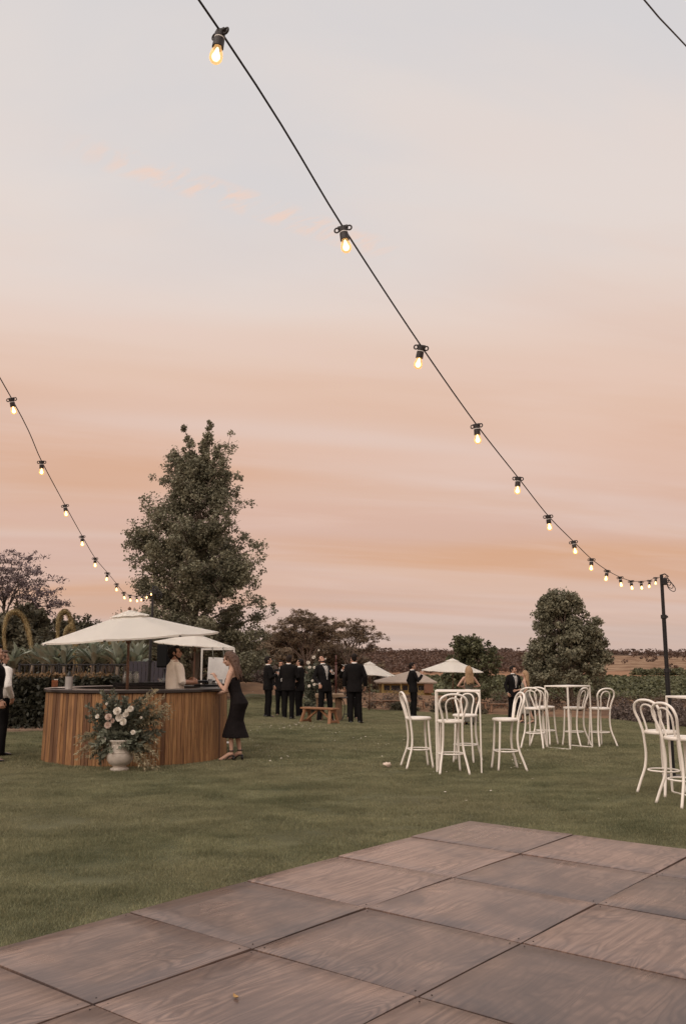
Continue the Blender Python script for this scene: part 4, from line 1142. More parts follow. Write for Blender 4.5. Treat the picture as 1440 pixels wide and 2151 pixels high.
# white frame with a hanging card
def card_frame():
    WF = plain('white_frame_paint', (0.74, 0.70, 0.65), rough=0.5); y = 17.4
    a, b = at_depth(424.5, 1362, y), at_depth(491.5, 1362, y); w = b.x - a.x; H = a.z
    root = empty('sign_frame', (a.x, y, 0), R(4)); tag(root, 'white metal frame standing behind the bar', 'frame')
    for x in (0, w):
        bm = bmesh.new(); box(bm, (x, 0, H / 2), (.034, .034, H), bevel=.003); obj('upright', fin(bm, 'up', False), WF, root)
    bm = bmesh.new(); box(bm, (w / 2, 0, H - .017), (w - .036, .033, .034), bevel=.003); obj('crossbar', fin(bm, 'bar', False), WF, root)
    bm = bmesh.new(); box(bm, (w / 2, 0, .02), (w - .036, .26, .02), bevel=.003); obj('foot', fin(bm, 'foot', False), WF, root)
    c0 = at_depth(437, 1380, y); card = empty('hanging_card', (a.x + w * 0.55, y - .02, H - .06), R(-8))
    tag(card, 'blank white card hung by ribbons from the frame', 'card')
    bm = bmesh.new(); box(bm, (0, 0, -.37), (.42, .008, .5)); obj('board', fin(bm, 'board', False), plain('card_white', (0.74, 0.72, 0.70), rough=0.6), card, None, (0, R(2.5), 0))
    ribbon = plain('grey_green_ribbon', (0.25, 0.25, 0.22), rough=0.7)
    for x in (-.12, .1):
        bm = bmesh.new(); tube(bm, [(x, -.005, -.14), (x - .01, -.008, -.05), (x - .02, -.01, .045), (x - .035, -.02, .07), (x - .005, -.02, .075)], .008, 6); obj('ribbon', fin(bm, 'ribbon'), ribbon, card)
card_frame()

# stone urn and its flowers
def urn():
    p = at(251, 1619); root = empty('stone_urn', p); tag(root, 'cream stone urn standing on the grass before the bar', 'urn')
    st = plain('aged_cream_stone', (0.56, 0.50, 0.43), (0.44, 0.385, 0.33), 8, 0.8, 0.35, 40)
    bm = bmesh.new(); lathe(bm, [(.125, 0), (.135, .012), (.135, .035), (.10, .05), (.095, .07), (.15, .10), (.187, .16), (.195, .23), (.190, .262), (.194, .266), (.194, .274), (.189, .278), (.183, .36), (.186, .40), (.205, .425), (.21, .44), (.195, .45), (.16, .44), (.15, .3)], 40); obj('body', sharp(fin(bm, 'urn'), 40), st, root)
    for s in (-1, 1):
        bm = bmesh.new(); tube(bm, spline([(s * .19, -.02, .36), (s * .235, -.02, .35), (s * .245, -.02, .30), (s * .21, -.02, .275), (s * .185, -.02, .27)], 5), .012, 8); obj('handle', fin(bm, 'handle'), st, root)
    bm = bmesh.new()
    for k in range(5):
        a0 = R(205 + k * 26); q = []
        for j in range(7):
            a = a0 + R(26) * j / 6; z = .385 - .055 * math.sin(math.pi * j / 6); q.append((.19 * math.cos(a), .19 * math.sin(a), z))
        tube(bm, q, .007, 6)
    obj('garland_relief', fin(bm, 'relief'), st, root)
    return p
URN = urn()
PETAL_W = plain('cream_petal', (0.82, 0.77, 0.69), (0.74, 0.68, 0.6), 30, 0.7, trans=0.2); PETAL_P = plain('blush_petal', (0.66, 0.52, 0.44), (0.58, 0.44, 0.37), 25, 0.7, trans=0.2)
def rose_mesh(seed, op=1.0):
    rg = random.Random(seed); bm = bmesh.new()
    for ring, (n, r0, h, ang) in enumerate(((3, .010, .034, .15), (5, .02, .034, .4), (6, .03, .03, .75), (7, .038, .024, 1.15))):
        for k in range(n):
            a = 2 * math.pi * (k + .5 * ring) / n + rg.uniform(-.15, .15); w = r0 * 1.25 + .006; rows = []
            for i in range(4):
                t = i / 3; out = r0 * .35 + (h * math.sin(ang * t * op) + r0 * .5 * t); z = h * 1.15 * t * math.cos(ang * t * 0.55 * op) + .006 * rg.uniform(-1, 1) * t
                rows.append([bm.verts.new((out * math.cos(a) - s * w * math.sin(math.pi * (.25 + .5 * t)) * math.sin(a), out * math.sin(a) + s * w * math.sin(math.pi * (.25 + .5 * t)) * math.cos(a), z - .22 * abs(s) * r0 * 0.6)) for s in (-1, 0, 1)])
            for A, B in zip(rows, rows[1:]):
                for q in range(2): bm.faces.new((A[q], A[q + 1], B[q + 1], B[q]))
    ball(bm, (0, 0, .018), (.012, .012, .018), sub=1)
    return fin(bm, 'rose')
ROSE = [rose_mesh(k, 1 + .15 * k) for k in range(3)]
ROSE_P = [r_.copy() for r_ in ROSE]
for r_ in ROSE: r_.materials.append(PETAL_W)
for r_ in ROSE_P: r_.materials.append(PETAL_P)
FOL1 = leaf_mat('bouquet_leaf_dark', (0.17, 0.172, 0.128), (0.105, 0.11, 0.082), scale=8); FOL2 = leaf_mat('bouquet_leaf_silver', (0.23, 0.24, 0.18), (0.15, 0.16, 0.12), scale=8)
FOL3 = leaf_mat('bouquet_grass_straw', (0.40, 0.34, 0.22), (0.27, 0.23, 0.15), scale=8)
def spray(bm_stem, start, end, droop, n, size, r, aspect=0.4, stem_r=.003, spread=.02):
    s, e = Vector(start), Vector(end); mid = s.lerp(e, .55) + Vector((0, 0, droop)); pts = [s.lerp(mid, t).lerp(mid.lerp(e, t), t) for t in np.linspace(0, 1, 9)]
    tube(bm_stem, pts, [stem_r * (1 - .6 * i / 8) for i in range(9)], 4)
    P = np.array([tuple(p) for p in pts]); k = r.uniform(1.5, 7.99, n); i = k.astype(int); f = (k - i)[:, None]
    c = P[i] * (1 - f) + P[np.minimum(i + 1, 8)] * f; tg = unit(P[np.minimum(i + 1, 8)] - P[i - 1])
    side = unit(r.normal(size=(n, 3))); t = unit(tg * .8 + side * .8 + np.array([0, 0, -.15])); L = size * r.uniform(.6, 1.2, n)[:, None]
    nr = unit(np.cross(t, r.normal(size=(n, 3)))); sd = np.cross(nr, t); b = c + side * spread * .3
    return np.stack([b, b + t * L * .45 - sd * L * aspect * .5, b + t * L, b + t * L * .45 + sd * L * aspect * .5], 1)
def bouquet():
    base = URN + Vector((0, 0, .43)); root = empty('flower_arrangement', base); tag(root, 'wild arrangement of cream roses and trailing greenery in the urn', 'flowers')
    r = np.random.default_rng(5); rg = random.Random(5); m2 = 12.4 / 1820
    def loc(px, py, y=0.0): return Vector(((px - 251) * m2, y, (1560 - py) * m2 - .03))
    S1, L1, S2, L2, S3, L3 = bmesh.new(), [], bmesh.new(), [], bmesh.new(), []
    o0 = Vector((0, 0, -.05))
    # upright dark branches and the left-hand fan
    for (px, py, dr) in [(208, 1452, .05), (215, 1462, .02), (226, 1448, .05), (200, 1478, .05), (246, 1468, .05), (255, 1464, .02), (262, 1474, .04), (180, 1482, .02), (192, 1500, .05), (205, 1490, .02), (300, 1462, .06), (318, 1480, .08), (290, 1470, .04), (335, 1500, .1), (325, 1520, .1), (330, 1540, .1), (310, 1500, .05), (300, 1540, .08), (190, 1530, .08), (175, 1545, .12), (200, 1560, .14), (210, 1590, .18), (290, 1560, .12), (240, 1480, .02), (275, 1490, .02), (320, 1550, .14), (225, 1500, .03), (265, 1500, .03), (195, 1575, .15), (305, 1575, .15)]:
        L1.append(spray(S1, o0, loc(px, py, rg.uniform(-.16, .1)), dr, 120, .07, r, .5))
        L1.append(spray(S1, o0, loc(px + rg.uniform(-14, 14), py + rg.uniform(-4, 26), rg.uniform(-.16, .14)), dr, 110, .06, r, .5))
    # silver-green broad leaves round the collar
    for k in range(54):
        a = rg.uniform(0, 2 * math.pi); px = 251 + rg.uniform(-55, 55); py = rg.uniform(1535, 1580)
        L2.append(spray(S2, o0, loc(px, py, rg.uniform(-.22, -.05)), .07, 20, .085, r, .65))
    for (px, py) in [(222, 1460), (226, 1470), (218, 1478)]:
        L2.append(spray(S2, o0, loc(px, py, -.05), .02, 60, .025, r, .8))
    # straw-coloured trailing amaranth and grasses, right-hand arc and both falls
    for (px, py, dr) in [(355, 1500, .34), (362, 1488, .30), (350, 1480, .26), (345, 1462, .2), (330, 1452, .14), (320, 1446, .08), (356, 1512, .36), (340, 1520, .3), (165, 1580, .2), (160, 1562, .2), (172, 1590, .22), (180, 1566, .18), (188, 1592, .2), (330, 1612, .22), (320, 1606, .2), (310, 1612, .18), (336, 1590, .22), (300, 1600, .16), (325, 1580, .2), (315, 1616, .16), (340, 1560, .22), (334, 1575, .2), (292, 1590, .12), (166, 1548, .14)]:
        for q in range(2): L3.append(spray(S3, o0, loc(px + rg.uniform(-6, 6), min(py + rg.uniform(-5, 5), 1614), rg.uniform(-.2, 0.0)), dr, 60, .06, r, .24, .003))
    for nm, S, L, M in (('dark_foliage', S1, L1, FOL1), ('silver_foliage', S2, L2, FOL2), ('trailing_grass', S3, L3, FOL3)):
        a = fin(S, 'stems'); b = quads_mesh(np.concatenate(L).reshape(-1, 3)); obj(nm, join_meshes([a, b]), M, root)
    for k, (px, py, s, pk) in enumerate([(249, 1492, 1.5, 0), (207, 1503, .8, 0), (231, 1504, 1.25, 1), (266, 1499, 1.15, 0), (253, 1506, 1.45, 0), (262, 1514, 1.3, 0), (277, 1487, 1.1, 0), (230, 1521, 1.25, 1), (222, 1551, .9, 0), (285, 1536, .9, 0), (269, 1491, .7, 0), (240, 1512, .8, 1), (226, 1476, .5, 0), (300, 1505, .5, 0)]):
        n = Vector((rg.uniform(-.3, .3) + (px - 251) * .006, -1, rg.uniform(.1, .55))).normalized()
        o = obj('rose', (ROSE_P if pk else ROSE)[k % 3], None, root, loc(px, py, -.20 + rg.uniform(-.03, .03)), n.to_track_quat('Z', 'Y').to_euler(), s * .62)
bouquet()


# ================================================================== STRING LIGHTS AND POLES
HOLDER = plain('black_rubber', (0.03, 0.022, 0.02), (0.02, 0.015, 0.014), 30, 0.5); CABLE = plain('black_cable', (0.02, 0.016, 0.016), rough=0.55)
def emit(name, col, st):
    m, nt = new_mat(name); e = nd(nt, 'ShaderNodeEmission', Color=col, Strength=st); nd(nt, 'ShaderNodeOutputMaterial', Surface=e.outputs[0]); return m
def bulb_mat():
    m, nt = new_mat('amber_bulb_glass')
    lw = nd(nt, 'ShaderNodeLayerWeight', Blend=0.42)
    t = nd(nt, 'ShaderNodeBsdfTransparent', Color=(1.0, 0.88, 0.66, 1)); g = nd(nt, 'ShaderNodeBsdfPrincipled', **{'Base__Color': (0.55, 0.36, 0.15, 1), 'Roughness': 0.2})
    e = nd(nt, 'ShaderNodeEmission', Color=(1.0, 0.62, 0.28, 1), Strength=0.5); ge = nd(nt, 'ShaderNodeAddShader', _0=g.outputs[0], _1=e.outputs[0])
    x = nd(nt, 'ShaderNodeMixShader', _0=math_n(nt, 'MULTIPLY', lw.outputs['Facing'], 0.8, True), _1=t.outputs[0], _2=ge.outputs[0])
    nd(nt, 'ShaderNodeOutputMaterial', Surface=x.outputs[0]); return m
BULB = bulb_mat(); FIL = emit('lit_filament', (1.0, 0.72, 0.38, 1), 4.2)
def lamp_meshes():
    bm = bmesh.new()
    lathe(bm, [(.010, .012), (.0175, .008), (.019, .0), (.0185, -.018), (.0165, -.02), (.0165, -.026), (.0205, -.028), (.0215, -.062), (.019, -.064), (.019, -.05)], 18)
    for s in (-1, 1):
        q = [(s * (.03 + .011 * math.cos(a)), 0, -.002 + .012 * math.sin(a)) for a in np.linspace(0, 2 * math.pi, 13)[:-1]]
        tube(bm, q + [q[0]], .0042, 6, False)
    box(bm, (0, 0, .006), (.05, .018, .016), bevel=.003)
    hold = sharp(fin(bm, 'holder', mats=[HOLDER]), 40)
    bm = bmesh.new(); lathe(bm, [(.0125, -.054), (.0150, -.066), (.0215, -.082), (.0248, -.098), (.0232, -.113), (.016, -.123), (.006, -.1265)], 20); gl = fin(bm, 'bulb', mats=[BULB])
    bm = bmesh.new(); lathe(bm, [(.003, -.062), (.0065, -.070), (.0095, -.084), (.0150, -.097), (.0155, -.104), (.011, -.113), (.004, -.117)], 12); fl = fin(bm, 'filament', mats=[FIL])
    bm = bmesh.new(); lathe(bm, [(.0195, -.0205), (.0198, -.0255)], 16, False); rg_ = fin(bm, 'ring', mats=[PAPER])
    return hold, gl, fl, rg_
LAMP = lamp_meshes()
def strand(P0, deg, us, zs, near_end, label, cable_r=.0033):
    e = Vector((math.sin(R(deg)), math.cos(R(deg)), 0)); P0 = Vector(P0)
    root = empty('string_lights', (P0.x, P0.y, 0)); tag(root, label, 'string lights', 'festoon lights over the lawn')
    pts = [Vector((0, 0, P0.z))] + [e * u_ + Vector((0, 0, z)) for u_, z in zip(us, zs)] + [e * near_end[0] + Vector((0, 0, near_end[1]))]
    bm = bmesh.new(); tube(bm, spline(pts, 6), cable_r, 7); obj('cable', fin(bm, 'cable'), CABLE, root)
    rg = random.Random(int(deg))
    ang = math.atan2(e.y, e.x) + math.pi / 2
    for p in pts[1:-1]:
        tilt = (rg.uniform(-.2, .2), rg.uniform(-.2, .2))
        h = obj('lamp_holder', LAMP[0], None, root, p + Vector((0, 0, -.006)), (tilt[0], tilt[1], ang + rg.uniform(-.3, .3)), 0.76)
        obj('glass_bulb', LAMP[1], None, h); obj('filament', LAMP[2], None, h); obj('retaining_ring', LAMP[3], None, h)
def on_plane(px, py, P0, deg):
    a = (px - PX_W / 2) / F_PX; b = (PX_H / 2 - py) / F_PX; c, s = math.cos(PITCH), math.sin(PITCH)
    d = (a, c - b * s, s + b * c); e = (math.sin(R(deg)), math.cos(R(deg)))
    det = -d[0] * e[1] + d[1] * e[0]; t = (-P0[0] * e[1] + P0[1] * e[0]) / det
    u_ = (d[0] * t - P0[0]) * e[0] + (d[1] * t - P0[1]) * e[1]
    return u_, CAM_H + d[2] * t
MAIN0, LEFT0 = (4.56, 12.4, 2.77), tuple(at_depth(322, 1238, 17.3))
main = [(1376, 1213), (1363, 1219), (1345, 1221), (1324, 1220), (1301, 1212), (1274, 1198), (1241, 1174), (1203, 1137), (1150, 1083), (1087, 1003), (1000, 892), (884, 727), (720, 477), (463, 66)]
uz = [on_plane(x, y, MAIN0, 205.6) for x, y in main]
strand(MAIN0, 205.6, [a for a, _ in uz], [z for _, z in uz], (13.2, 3.62), 'string of lit bulbs sweeping across the sky from the black pole')
left = [(317, 1240), (310, 1246), (299, 1251), (287, 1252), (273, 1250), (260, 1244), (245, 1226), (226, 1203), (200, 1172), (173, 1126), (137, 1061), (88, 969), (25, 837)]
uz = [on_plane(x, y, LEFT0, 172.0) for x, y in left]
strand(LEFT0, 172.0, [a for a, _ in uz], [z for _, z in uz], (15.6, 3.55), 'string of lit bulbs dropping to the pole behind the bar')
def bare_cable():
    a, b = at_depth(1352, 0, 3.2), at_depth(1440, 97, 3.75); d = b - a
    p0 = a - d * 2.2 + Vector((0, 0, .06)); p1 = b + d * 5 + Vector((0, 0, .05))
    bm = bmesh.new(); tube(bm, spline([p0, a, b, p1], 10), .0036, 7)
    tag(obj('overhead_cable', fin(bm, 'cable'), CABLE), 'bare black cable crossing the top corner of the sky', 'cable')
bare_cable()
def pole(base, top, label, box_=True):
    root = empty('light_pole', base); tag(root, label, 'pole', 'black light poles'); base, top = Vector(base), Vector(top); v = top - base
    for t0, t1, r_, nm in ((0, .52, .034, 'lower_tube'), (.52, .79, .029, 'middle_tube'), (.79, 1, .024, 'upper_tube')):
        bm = bmesh.new(); tube(bm, [v * t0, v * t1], r_, 14); obj(nm, sharp(fin(bm, 'tube'), 40), BLACK, root)
    for t in (.52, .79):
        bm = bmesh.new(); lathe(bm, [(.03, -.03), (.042, -.025), (.042, .025), (.03, .03)], 14); box(bm, (.045, 0, 0), (.03, .02, .03), bevel=.004); obj('clamp_collar', sharp(fin(bm, 'collar'), 40), BLACK, root, v * t)
    bm = bmesh.new(); lathe(bm, [(.16, 0), (.16, .012), (.04, .016), (.04, .08)], 20); obj('base_plate', sharp(fin(bm, 'base'), 40), BLACK, root)
    if box_:
        bm = bmesh.new(); rg = random.Random(2)
        for k in range(4):
            c = v + Vector((.07 + .02 * k, 0, -.06 - .035 * k)); r_ = .034 + .009 * k
            tube(bm, [c + Vector((math.cos(a) * r_ * .8, math.sin(a) * .02 * (k + 1), math.sin(a) * r_ * 1.2)) for a in np.linspace(0, 2 * math.pi, 17)], .0055, 6, False)
        obj('coiled_lead', fin(bm, 'coil'), CABLE, root)
        bm = bmesh.new(); box(bm, v + Vector((.03, -.02, -.09)), (.07, .06, .10), bevel=.008); tube(bm, [v + Vector((-.02, 0, 0)), v + Vector((.05, 0, .02)), v + Vector((.1, 0, -.02))], .009, 6); obj('pulley_bracket', fin(bm, 'bracket', False), BLACK, root)
pole(gp(4.62, 12.6), (4.56, 12.4, 2.8), 'tall black telescopic pole behind the chairs, carrying the main lights')
pole(gp(LEFT0[0] - .04, 17.36), (LEFT0[0], 17.3, LEFT0[2] + .04), 'slim black light pole standing just behind the round bar')
# guy line of the main pole
bm = bmesh.new(); tube(bm, [(4.6, 12.5, 1.28), at(1432, 1600)], .003, 5); tag(obj('guy_rope', fin(bm, 'rope'), CABLE), 'thin dark guy rope slanting down from the tall pole', 'rope')

# dark screen panels and loudspeaker behind the bar
def screens():
    M = plain('charcoal_slat', (0.045, 0.038, 0.048), (0.032, 0.027, 0.035), 8, 0.7); y = 22.0
    x0, x1 = at_depth(272, 1400, y).x, at_depth(352, 1400, y).x
    root = empty('privacy_screen', (x0, y, 0)); tag(root, 'charcoal slatted screen behind the parasol pole', 'screen'); w = .095
    n = int((x1 - x0) / .105); me = box_mesh((w, .022, 1.58), .003, (0, 0, .79))
    for k in range(n): obj('slat', me, M, root, (k * .105 + .05, 0, random.uniform(0, .012)))
    for z in (.3, 1.3):
        bm = bmesh.new(); box(bm, ((x1 - x0) / 2, .035, z), (x1 - x0, .04, .07)); obj('rail', fin(bm, 'rail', False), M, root)
    p = at_depth(346, 1400, 19.6); sp = empty('loudspeaker', (p.x, 19.6, 1.40), R(-18)); tag(sp, 'black loudspeaker on a stand behind the bartender', 'loudspeaker')
    bm = bmesh.new(); box(bm, (0, 0, .3), (.28, .26, .5), bevel=.02); obj('cabinet', fin(bm, 'cab', False), plain('speaker_black', (0.006, 0.006, 0.007), rough=.8, spec=.1, bump=.2, bscale=120), sp)
    bm = bmesh.new(); box(bm, (0, -.134, .3), (.24, .012, .45), bevel=.005); obj('grille', fin(bm, 'gr', False), plain('speaker_grille', (0.01, 0.0095, 0.01), (0.006, 0.006, 0.006), 140, .7, spec=.1), sp)
    st = empty('speaker_stand', (p.x, 19.6, 0)); tag(st, 'black tripod stand under the loudspeaker', 'stand')
    bm = bmesh.new(); tube(bm, [(0, 0, .3), (0, 0, 1.42)], .02, 10); obj('pole', fin(bm, 'p'), BLACK, st)
    for k in range(3):
        a = 2.1 * k + .4; bm = bmesh.new(); tube(bm, [(0, 0, .75), (.45 * math.cos(a), .45 * math.sin(a), .0)], .013, 8); obj('leg', fin(bm, 'l'), BLACK, st)
screens()


# ================================================================== CHAIRS AND TABLES
WHITE = plain('white_gloss_paint', (0.84, 0.78, 0.71), (0.79, 0.73, 0.66), 4, 0.38, spec=0.45)
def chair_parts():
    rear = [(.215, -.235, 0), (.19, -.19, .14), (.158, -.14, .30), (.142, -.128, .46), (.139, -.142, .62), (.142, -.158, .735), (.168, -.185, .86), (.196, -.21, .95), (.197, -.228, 1.01), (.165, -.244, 1.07), (.09, -.254, 1.108)]
    path = rear + [(0, -.256, 1.118)] + [(-x, y, z) for x, y, z in rear[::-1]]
    bm = bmesh.new(); tube(bm, spline(path, 4), .0165, 10); back = fin(bm, 'back_frame')
    inn = [(.078, -.150, .735), (.086, -.172, .84), (.104, -.198, .94), (.098, -.218, 1.0), (.062, -.232, 1.048)]
    bm = bmesh.new(); tube(bm, spline(inn + [(0, -.236, 1.064)] + [(-x, y, z) for x, y, z in inn[::-1]], 4), .012, 9); inner = fin(bm, 'inner_hoop')
    bm = bmesh.new(); lathe(bm, [(.155, .705), (.188, .708), (.197, .716), (.198, .738), (.19, .748), (.165, .748), (.15, .742)], 32); bm.verts.ensure_lookup_table(); seat = sharp(fin(bm, 'seat'), 50)
    legs = []
    for s in (1, -1):
        bm = bmesh.new(); tube(bm, spline([(s * .125, .125, .715), (s * .132, .138, .5), (s * .142, .155, .25), (s * .162, .185, 0)], 5), [.0158] * 16, 10); legs.append(fin(bm, 'leg'))
    ring = []
    for k in range(33):
        a = 2 * math.pi * k / 32; ring.append((.186 * math.cos(a), .186 * math.sin(a) * .93 + .004, .275))
    bm = bmesh.new(); tube(bm, ring, .0105, 8, False); fr = fin(bm, 'ring')
    return [('back_frame', back), ('inner_hoop', inner), ('seat', seat), ('leg', legs[0]), ('leg', legs[1]), ('footrest_ring', fr)]
CH = chair_parts()
def chair(p, deg, label, group, sc=1.0):
    """deg: heading the sitter would face (0 = away from the camera, 90 = to the photo's left)"""
    root = empty('bar_chair', p, R(deg)); root.scale = (sc,) * 3; tag(root, label, 'chair', group)
    for nm, me in CH: obj(nm, me, WHITE, root)
def bar_table(p, deg, label, w=.66, d=.5, h=1.17):
    root = empty('bar_table', p, R(deg)); tag(root, label, 'table', 'white bar tables'); t = .022
    post = box_mesh((t, t, h - .03), .002, (0, 0, (h - .03) / 2 + .0))
    for sx in (-1, 1):
        for sy in (-1, 1): obj('leg', post, WHITE, root, (sx * (w / 2 - t / 2), sy * (d / 2 - t / 2), 0))
    obj('table_top', box_mesh((w, d, .024), .004, (0, 0, h - .0178)), WHITE, root)
    for sx in (-1, 1): obj('floor_rail', box_mesh((t * .9, d - 2 * t - .004, .018), .002, (0, 0, .012)), WHITE, root, (sx * (w / 2 - t / 2), 0, 0))
G1, G2, G3 = 'chairs round the nearest complete bar table', 'chairs round the farther bar table', 'chairs at the cut-off table'
T1 = (at(912, 1623) + at(1005, 1625) + at(1016, 1616) + at(926, 1613)) / 4
bar_table(T1, -9, 'white tall bar table with four chairs around it')
chair(at(879, 1612), -82, 'white bentwood bar chair facing the table, beside the napkin on the grass', G1)
chair(at(948, 1624), 4, 'white bentwood bar chair seen from behind, in front of the table', G1)
chair(at(978, 1601), 160, 'white bentwood bar chair behind the table, overlapped by the front chair', G1)
chair(at(1064, 1617), 98, 'white bentwood bar chair with its back edge-on, facing the table', G1)
T2 = at(1196, 1571); bar_table(T2, 40, 'white tall bar table standing farther off near the lavender', .72, .54)
chair(at(1124, 1571), -28, 'white bentwood bar chair nearest the couple, back turned to us', G2)
chair(at(1146, 1564), -42, 'white bentwood bar chair second from the couple', G2)
chair(at(1207, 1567), 48, 'white bentwood bar chair in front of the farther table posts', G2)
chair(at(1261, 1568), 22, 'white bentwood bar chair at the end nearest the lavender bushes', G2)
chair(at(1395, 1667), -62, 'white bentwood bar chair in front of the tall black pole', G3)
chair(at(1440, 1691), -72, 'white bentwood bar chair cut by the photo edge, nearest of all', G3)
T3 = at(1482, 1670); bar_table(T3, 12, 'white bar table mostly outside the frame', w=.62)

# scrunched napkin and petals on the grass
def napkin():
    bm = bmesh.new(); vs = ball(bm, (0, 0, .03), (.062, .042, .034), sub=3)
    for v in bm.verts: v.co += v.co.normalized() * mnoise.noise(v.co * 28) * .022 + Vector((0, 0, max(0, -v.co.x) * .25))
    tag(obj('napkin', fin(bm, 'napkin'), plain('napkin_cloth', (0.68, 0.55, 0.46), rough=.9), None, at(813, 1613) + Vector((0, 0, .015))), 'scrunched pale napkin lying alone on the lawn', 'napkin')
napkin()
def petals():
    r = np.random.default_rng(15); P = []
    for cx, cy, n, sx, sy in ((548, 1462, 26, 22, 10), (630, 1526, 36, 50, 8), (575, 1530, 20, 60, 12), (1092, 1606, 16, 32, 10), (1085, 1585, 8, 40, 12), (800, 1480, 14, 60, 6), (560, 1580, 24, 90, 30), (780, 1560, 16, 120, 30), (930, 1626, 5, 40, 6), (1000, 1690, 6, 300, 50), (700, 1540, 16, 90, 20)):
        for k in range(n):
            p = at(cx + r.normal(0, sx * .5), cy + r.normal(0, sy * .5)); P.append((p.x, p.y, p.z + .036))
    c = np.array(P); lv = leaf_quads(c, np.full(len(c), .03), np.tile([0, -.2, 1.0], (len(c), 1)), .8, .75, 0, r)
    o = obj('fallen_petals', quads_mesh(lv.reshape(-1, 3)), plain('petal_pale', (0.66, 0.58, 0.48), rough=.8)); o['kind'] = 'stuff'; o['label'] = 'pale petals scattered over the lawn'; o['category'] = 'petals'
petals()

# ================================================================== BENCHES, BARREL TABLE, COLUMN OF FLOWERS
BENCHW = plain('red_gum_timber', (0.30, 0.145, 0.07), (0.21, 0.10, 0.05), 6, 0.65, 0.3, stretch=(1, 9, 9)); BENCHF = plain('weathered_timber', (0.24, 0.135, 0.08), (0.17, 0.095, 0.06), 5, 0.8, 0.3)
def bench(p, deg, L, h, label, mat, group=None, D=.30):
    root = empty('bench', p, R(deg)); tag(root, label, 'bench', group)
    for k in (-1, 1): obj('seat_plank', box_mesh((L, D / 2 - .006, .045), .006, (0, k * D / 4, h - .0225)), mat, root)
    for sx in (-1, 1):
        x = sx * (L / 2 - .12)
        for sy in (-1, 1):
            bm = bmesh.new(); bar_between(bm, (x + sx * .05, sy * (D / 2 + .05), 0), (x - sx * .01, sy * (D / 2 - .07), h - .046), .085, .06, .005); obj('leg', fin(bm, 'leg', False), mat, root)
        bm = bmesh.new(); box(bm, (x - sx * .0, 0, h - .09), (.075, D - .03, .075), bevel=.005); box(bm, (x + sx * .045, 0, .07), (.05, D + .06, .06), bevel=.005); obj('cross_rail', fin(bm, 'rail', False), mat, root)
        bm = bmesh.new(); bar_between(bm, (x - sx * .02, 0, .10), (sx * .04, 0, h - .06), .06, .05, .004); obj('brace', fin(bm, 'brace', False), mat, root)
bp_ = (at(645, 1517) + at(697, 1523)) / 2
bench(bp_, -38, 1.15, .43, 'rustic red timber bench standing by the laughing man', BENCHW)
for px0, px1, py, lab in ((768, 862, 1487, 'low timber bench under the half-hidden parasol'), (958, 1022, 1493, 'low timber bench partly behind the woman in olive'), (1027, 1078, 1496, 'low timber bench near the couple at the lawn edge')):
    a, b = at(px0, py), at(px1, py); c = (a + b) / 2; c.z = float(G(c.x, c.y)); bench(c, 0, (b - a).length, .46, lab, BENCHF, 'benches along the lawn edge')
def stump_table():
    p = at(692, 1514); root = empty('rustic_table', p, R(4)); tag(root, 'heavy timber slab table on two stout blocks behind the bench', 'table'); W = plain('pale_slab', (0.33, 0.23, 0.15), (0.24, 0.16, 0.10), 5, .8, .4)
    obj('slab', box_mesh((.86, .5, .13), .02, (0, 0, .735)), W, root)
    Wd = plain('stump_block', (0.22, 0.13, 0.075), (0.15, 0.09, 0.055), 7, .85, .5)
    for x in (-.30, .27):
        bm = bmesh.new(); box(bm, (x, 0, .334), (.2, .36, .668), bevel=.025)
        for v in bm.verts: v.co.x += .02 * mnoise.noise(v.co * 3); v.co.y += .02 * mnoise.noise(v.co * 3 + Vector((5, 0, 0)))
        obj('block_leg', fin(bm, 'block', False), Wd, root)
    q = empty('bare_pole', p + Vector((.19, .02, .80))); tag(q, 'dark red bare parasol pole rising from the slab table', 'pole'); M = plain('maroon_pole', (0.10, 0.035, 0.028), rough=.5)
    zt = at_depth(707, 1376, p.y).z - p.z - .80
    bm = bmesh.new(); tube(bm, [(0, 0, 0.001), (0, 0, zt * .78)], .03, 12); obj('lower_tube', fin(bm, 't'), M, q)
    bm = bmesh.new(); tube(bm, [(0, 0, zt * .78), (0, 0, zt)], .019, 12); obj('upper_tube', fin(bm, 't'), M, q)
    bm = bmesh.new(); lathe(bm, [(.028, -.03), (.042, -.02), (.042, .02), (.028, .03)], 12); obj('collar', fin(bm, 'c'), M, q, (0, 0, zt * .78))
    # small black wire table
    c = at(727, 1516); t = empty('wire_table', c); tag(t, 'small black metal table with curved legs beside the man seen from behind', 'table')
    bm = bmesh.new(); lathe(bm, [(.26, .70), (.27, .705), (.27, .718), (.26, .72)], 28); obj('top', sharp(fin(bm, 'top'), 40), BLACK, t)
    for k in range(4):
        a = R(45 + 90 * k); ca, sa = math.cos(a), math.sin(a)
        bm = bmesh.new(); tube(bm, spline([(.22 * ca, .22 * sa, .70), (.10 * ca, .10 * sa, .56), (.07 * ca, .07 * sa, .36), (.12 * ca, .12 * sa, .15), (.25 * ca, .25 * sa, 0)], 5), .011, 7); obj('leg', fin(bm, 'leg'), BLACK, t)
    ring = [(.09 * math.cos(a), .09 * math.sin(a), .22) for a in np.linspace(0, 2 * math.pi, 25)]; bm = bmesh.new(); tube(bm, ring, .008, 6, False); obj('stretcher_ring', fin(bm, 'ring'), BLACK, t)
stump_table()
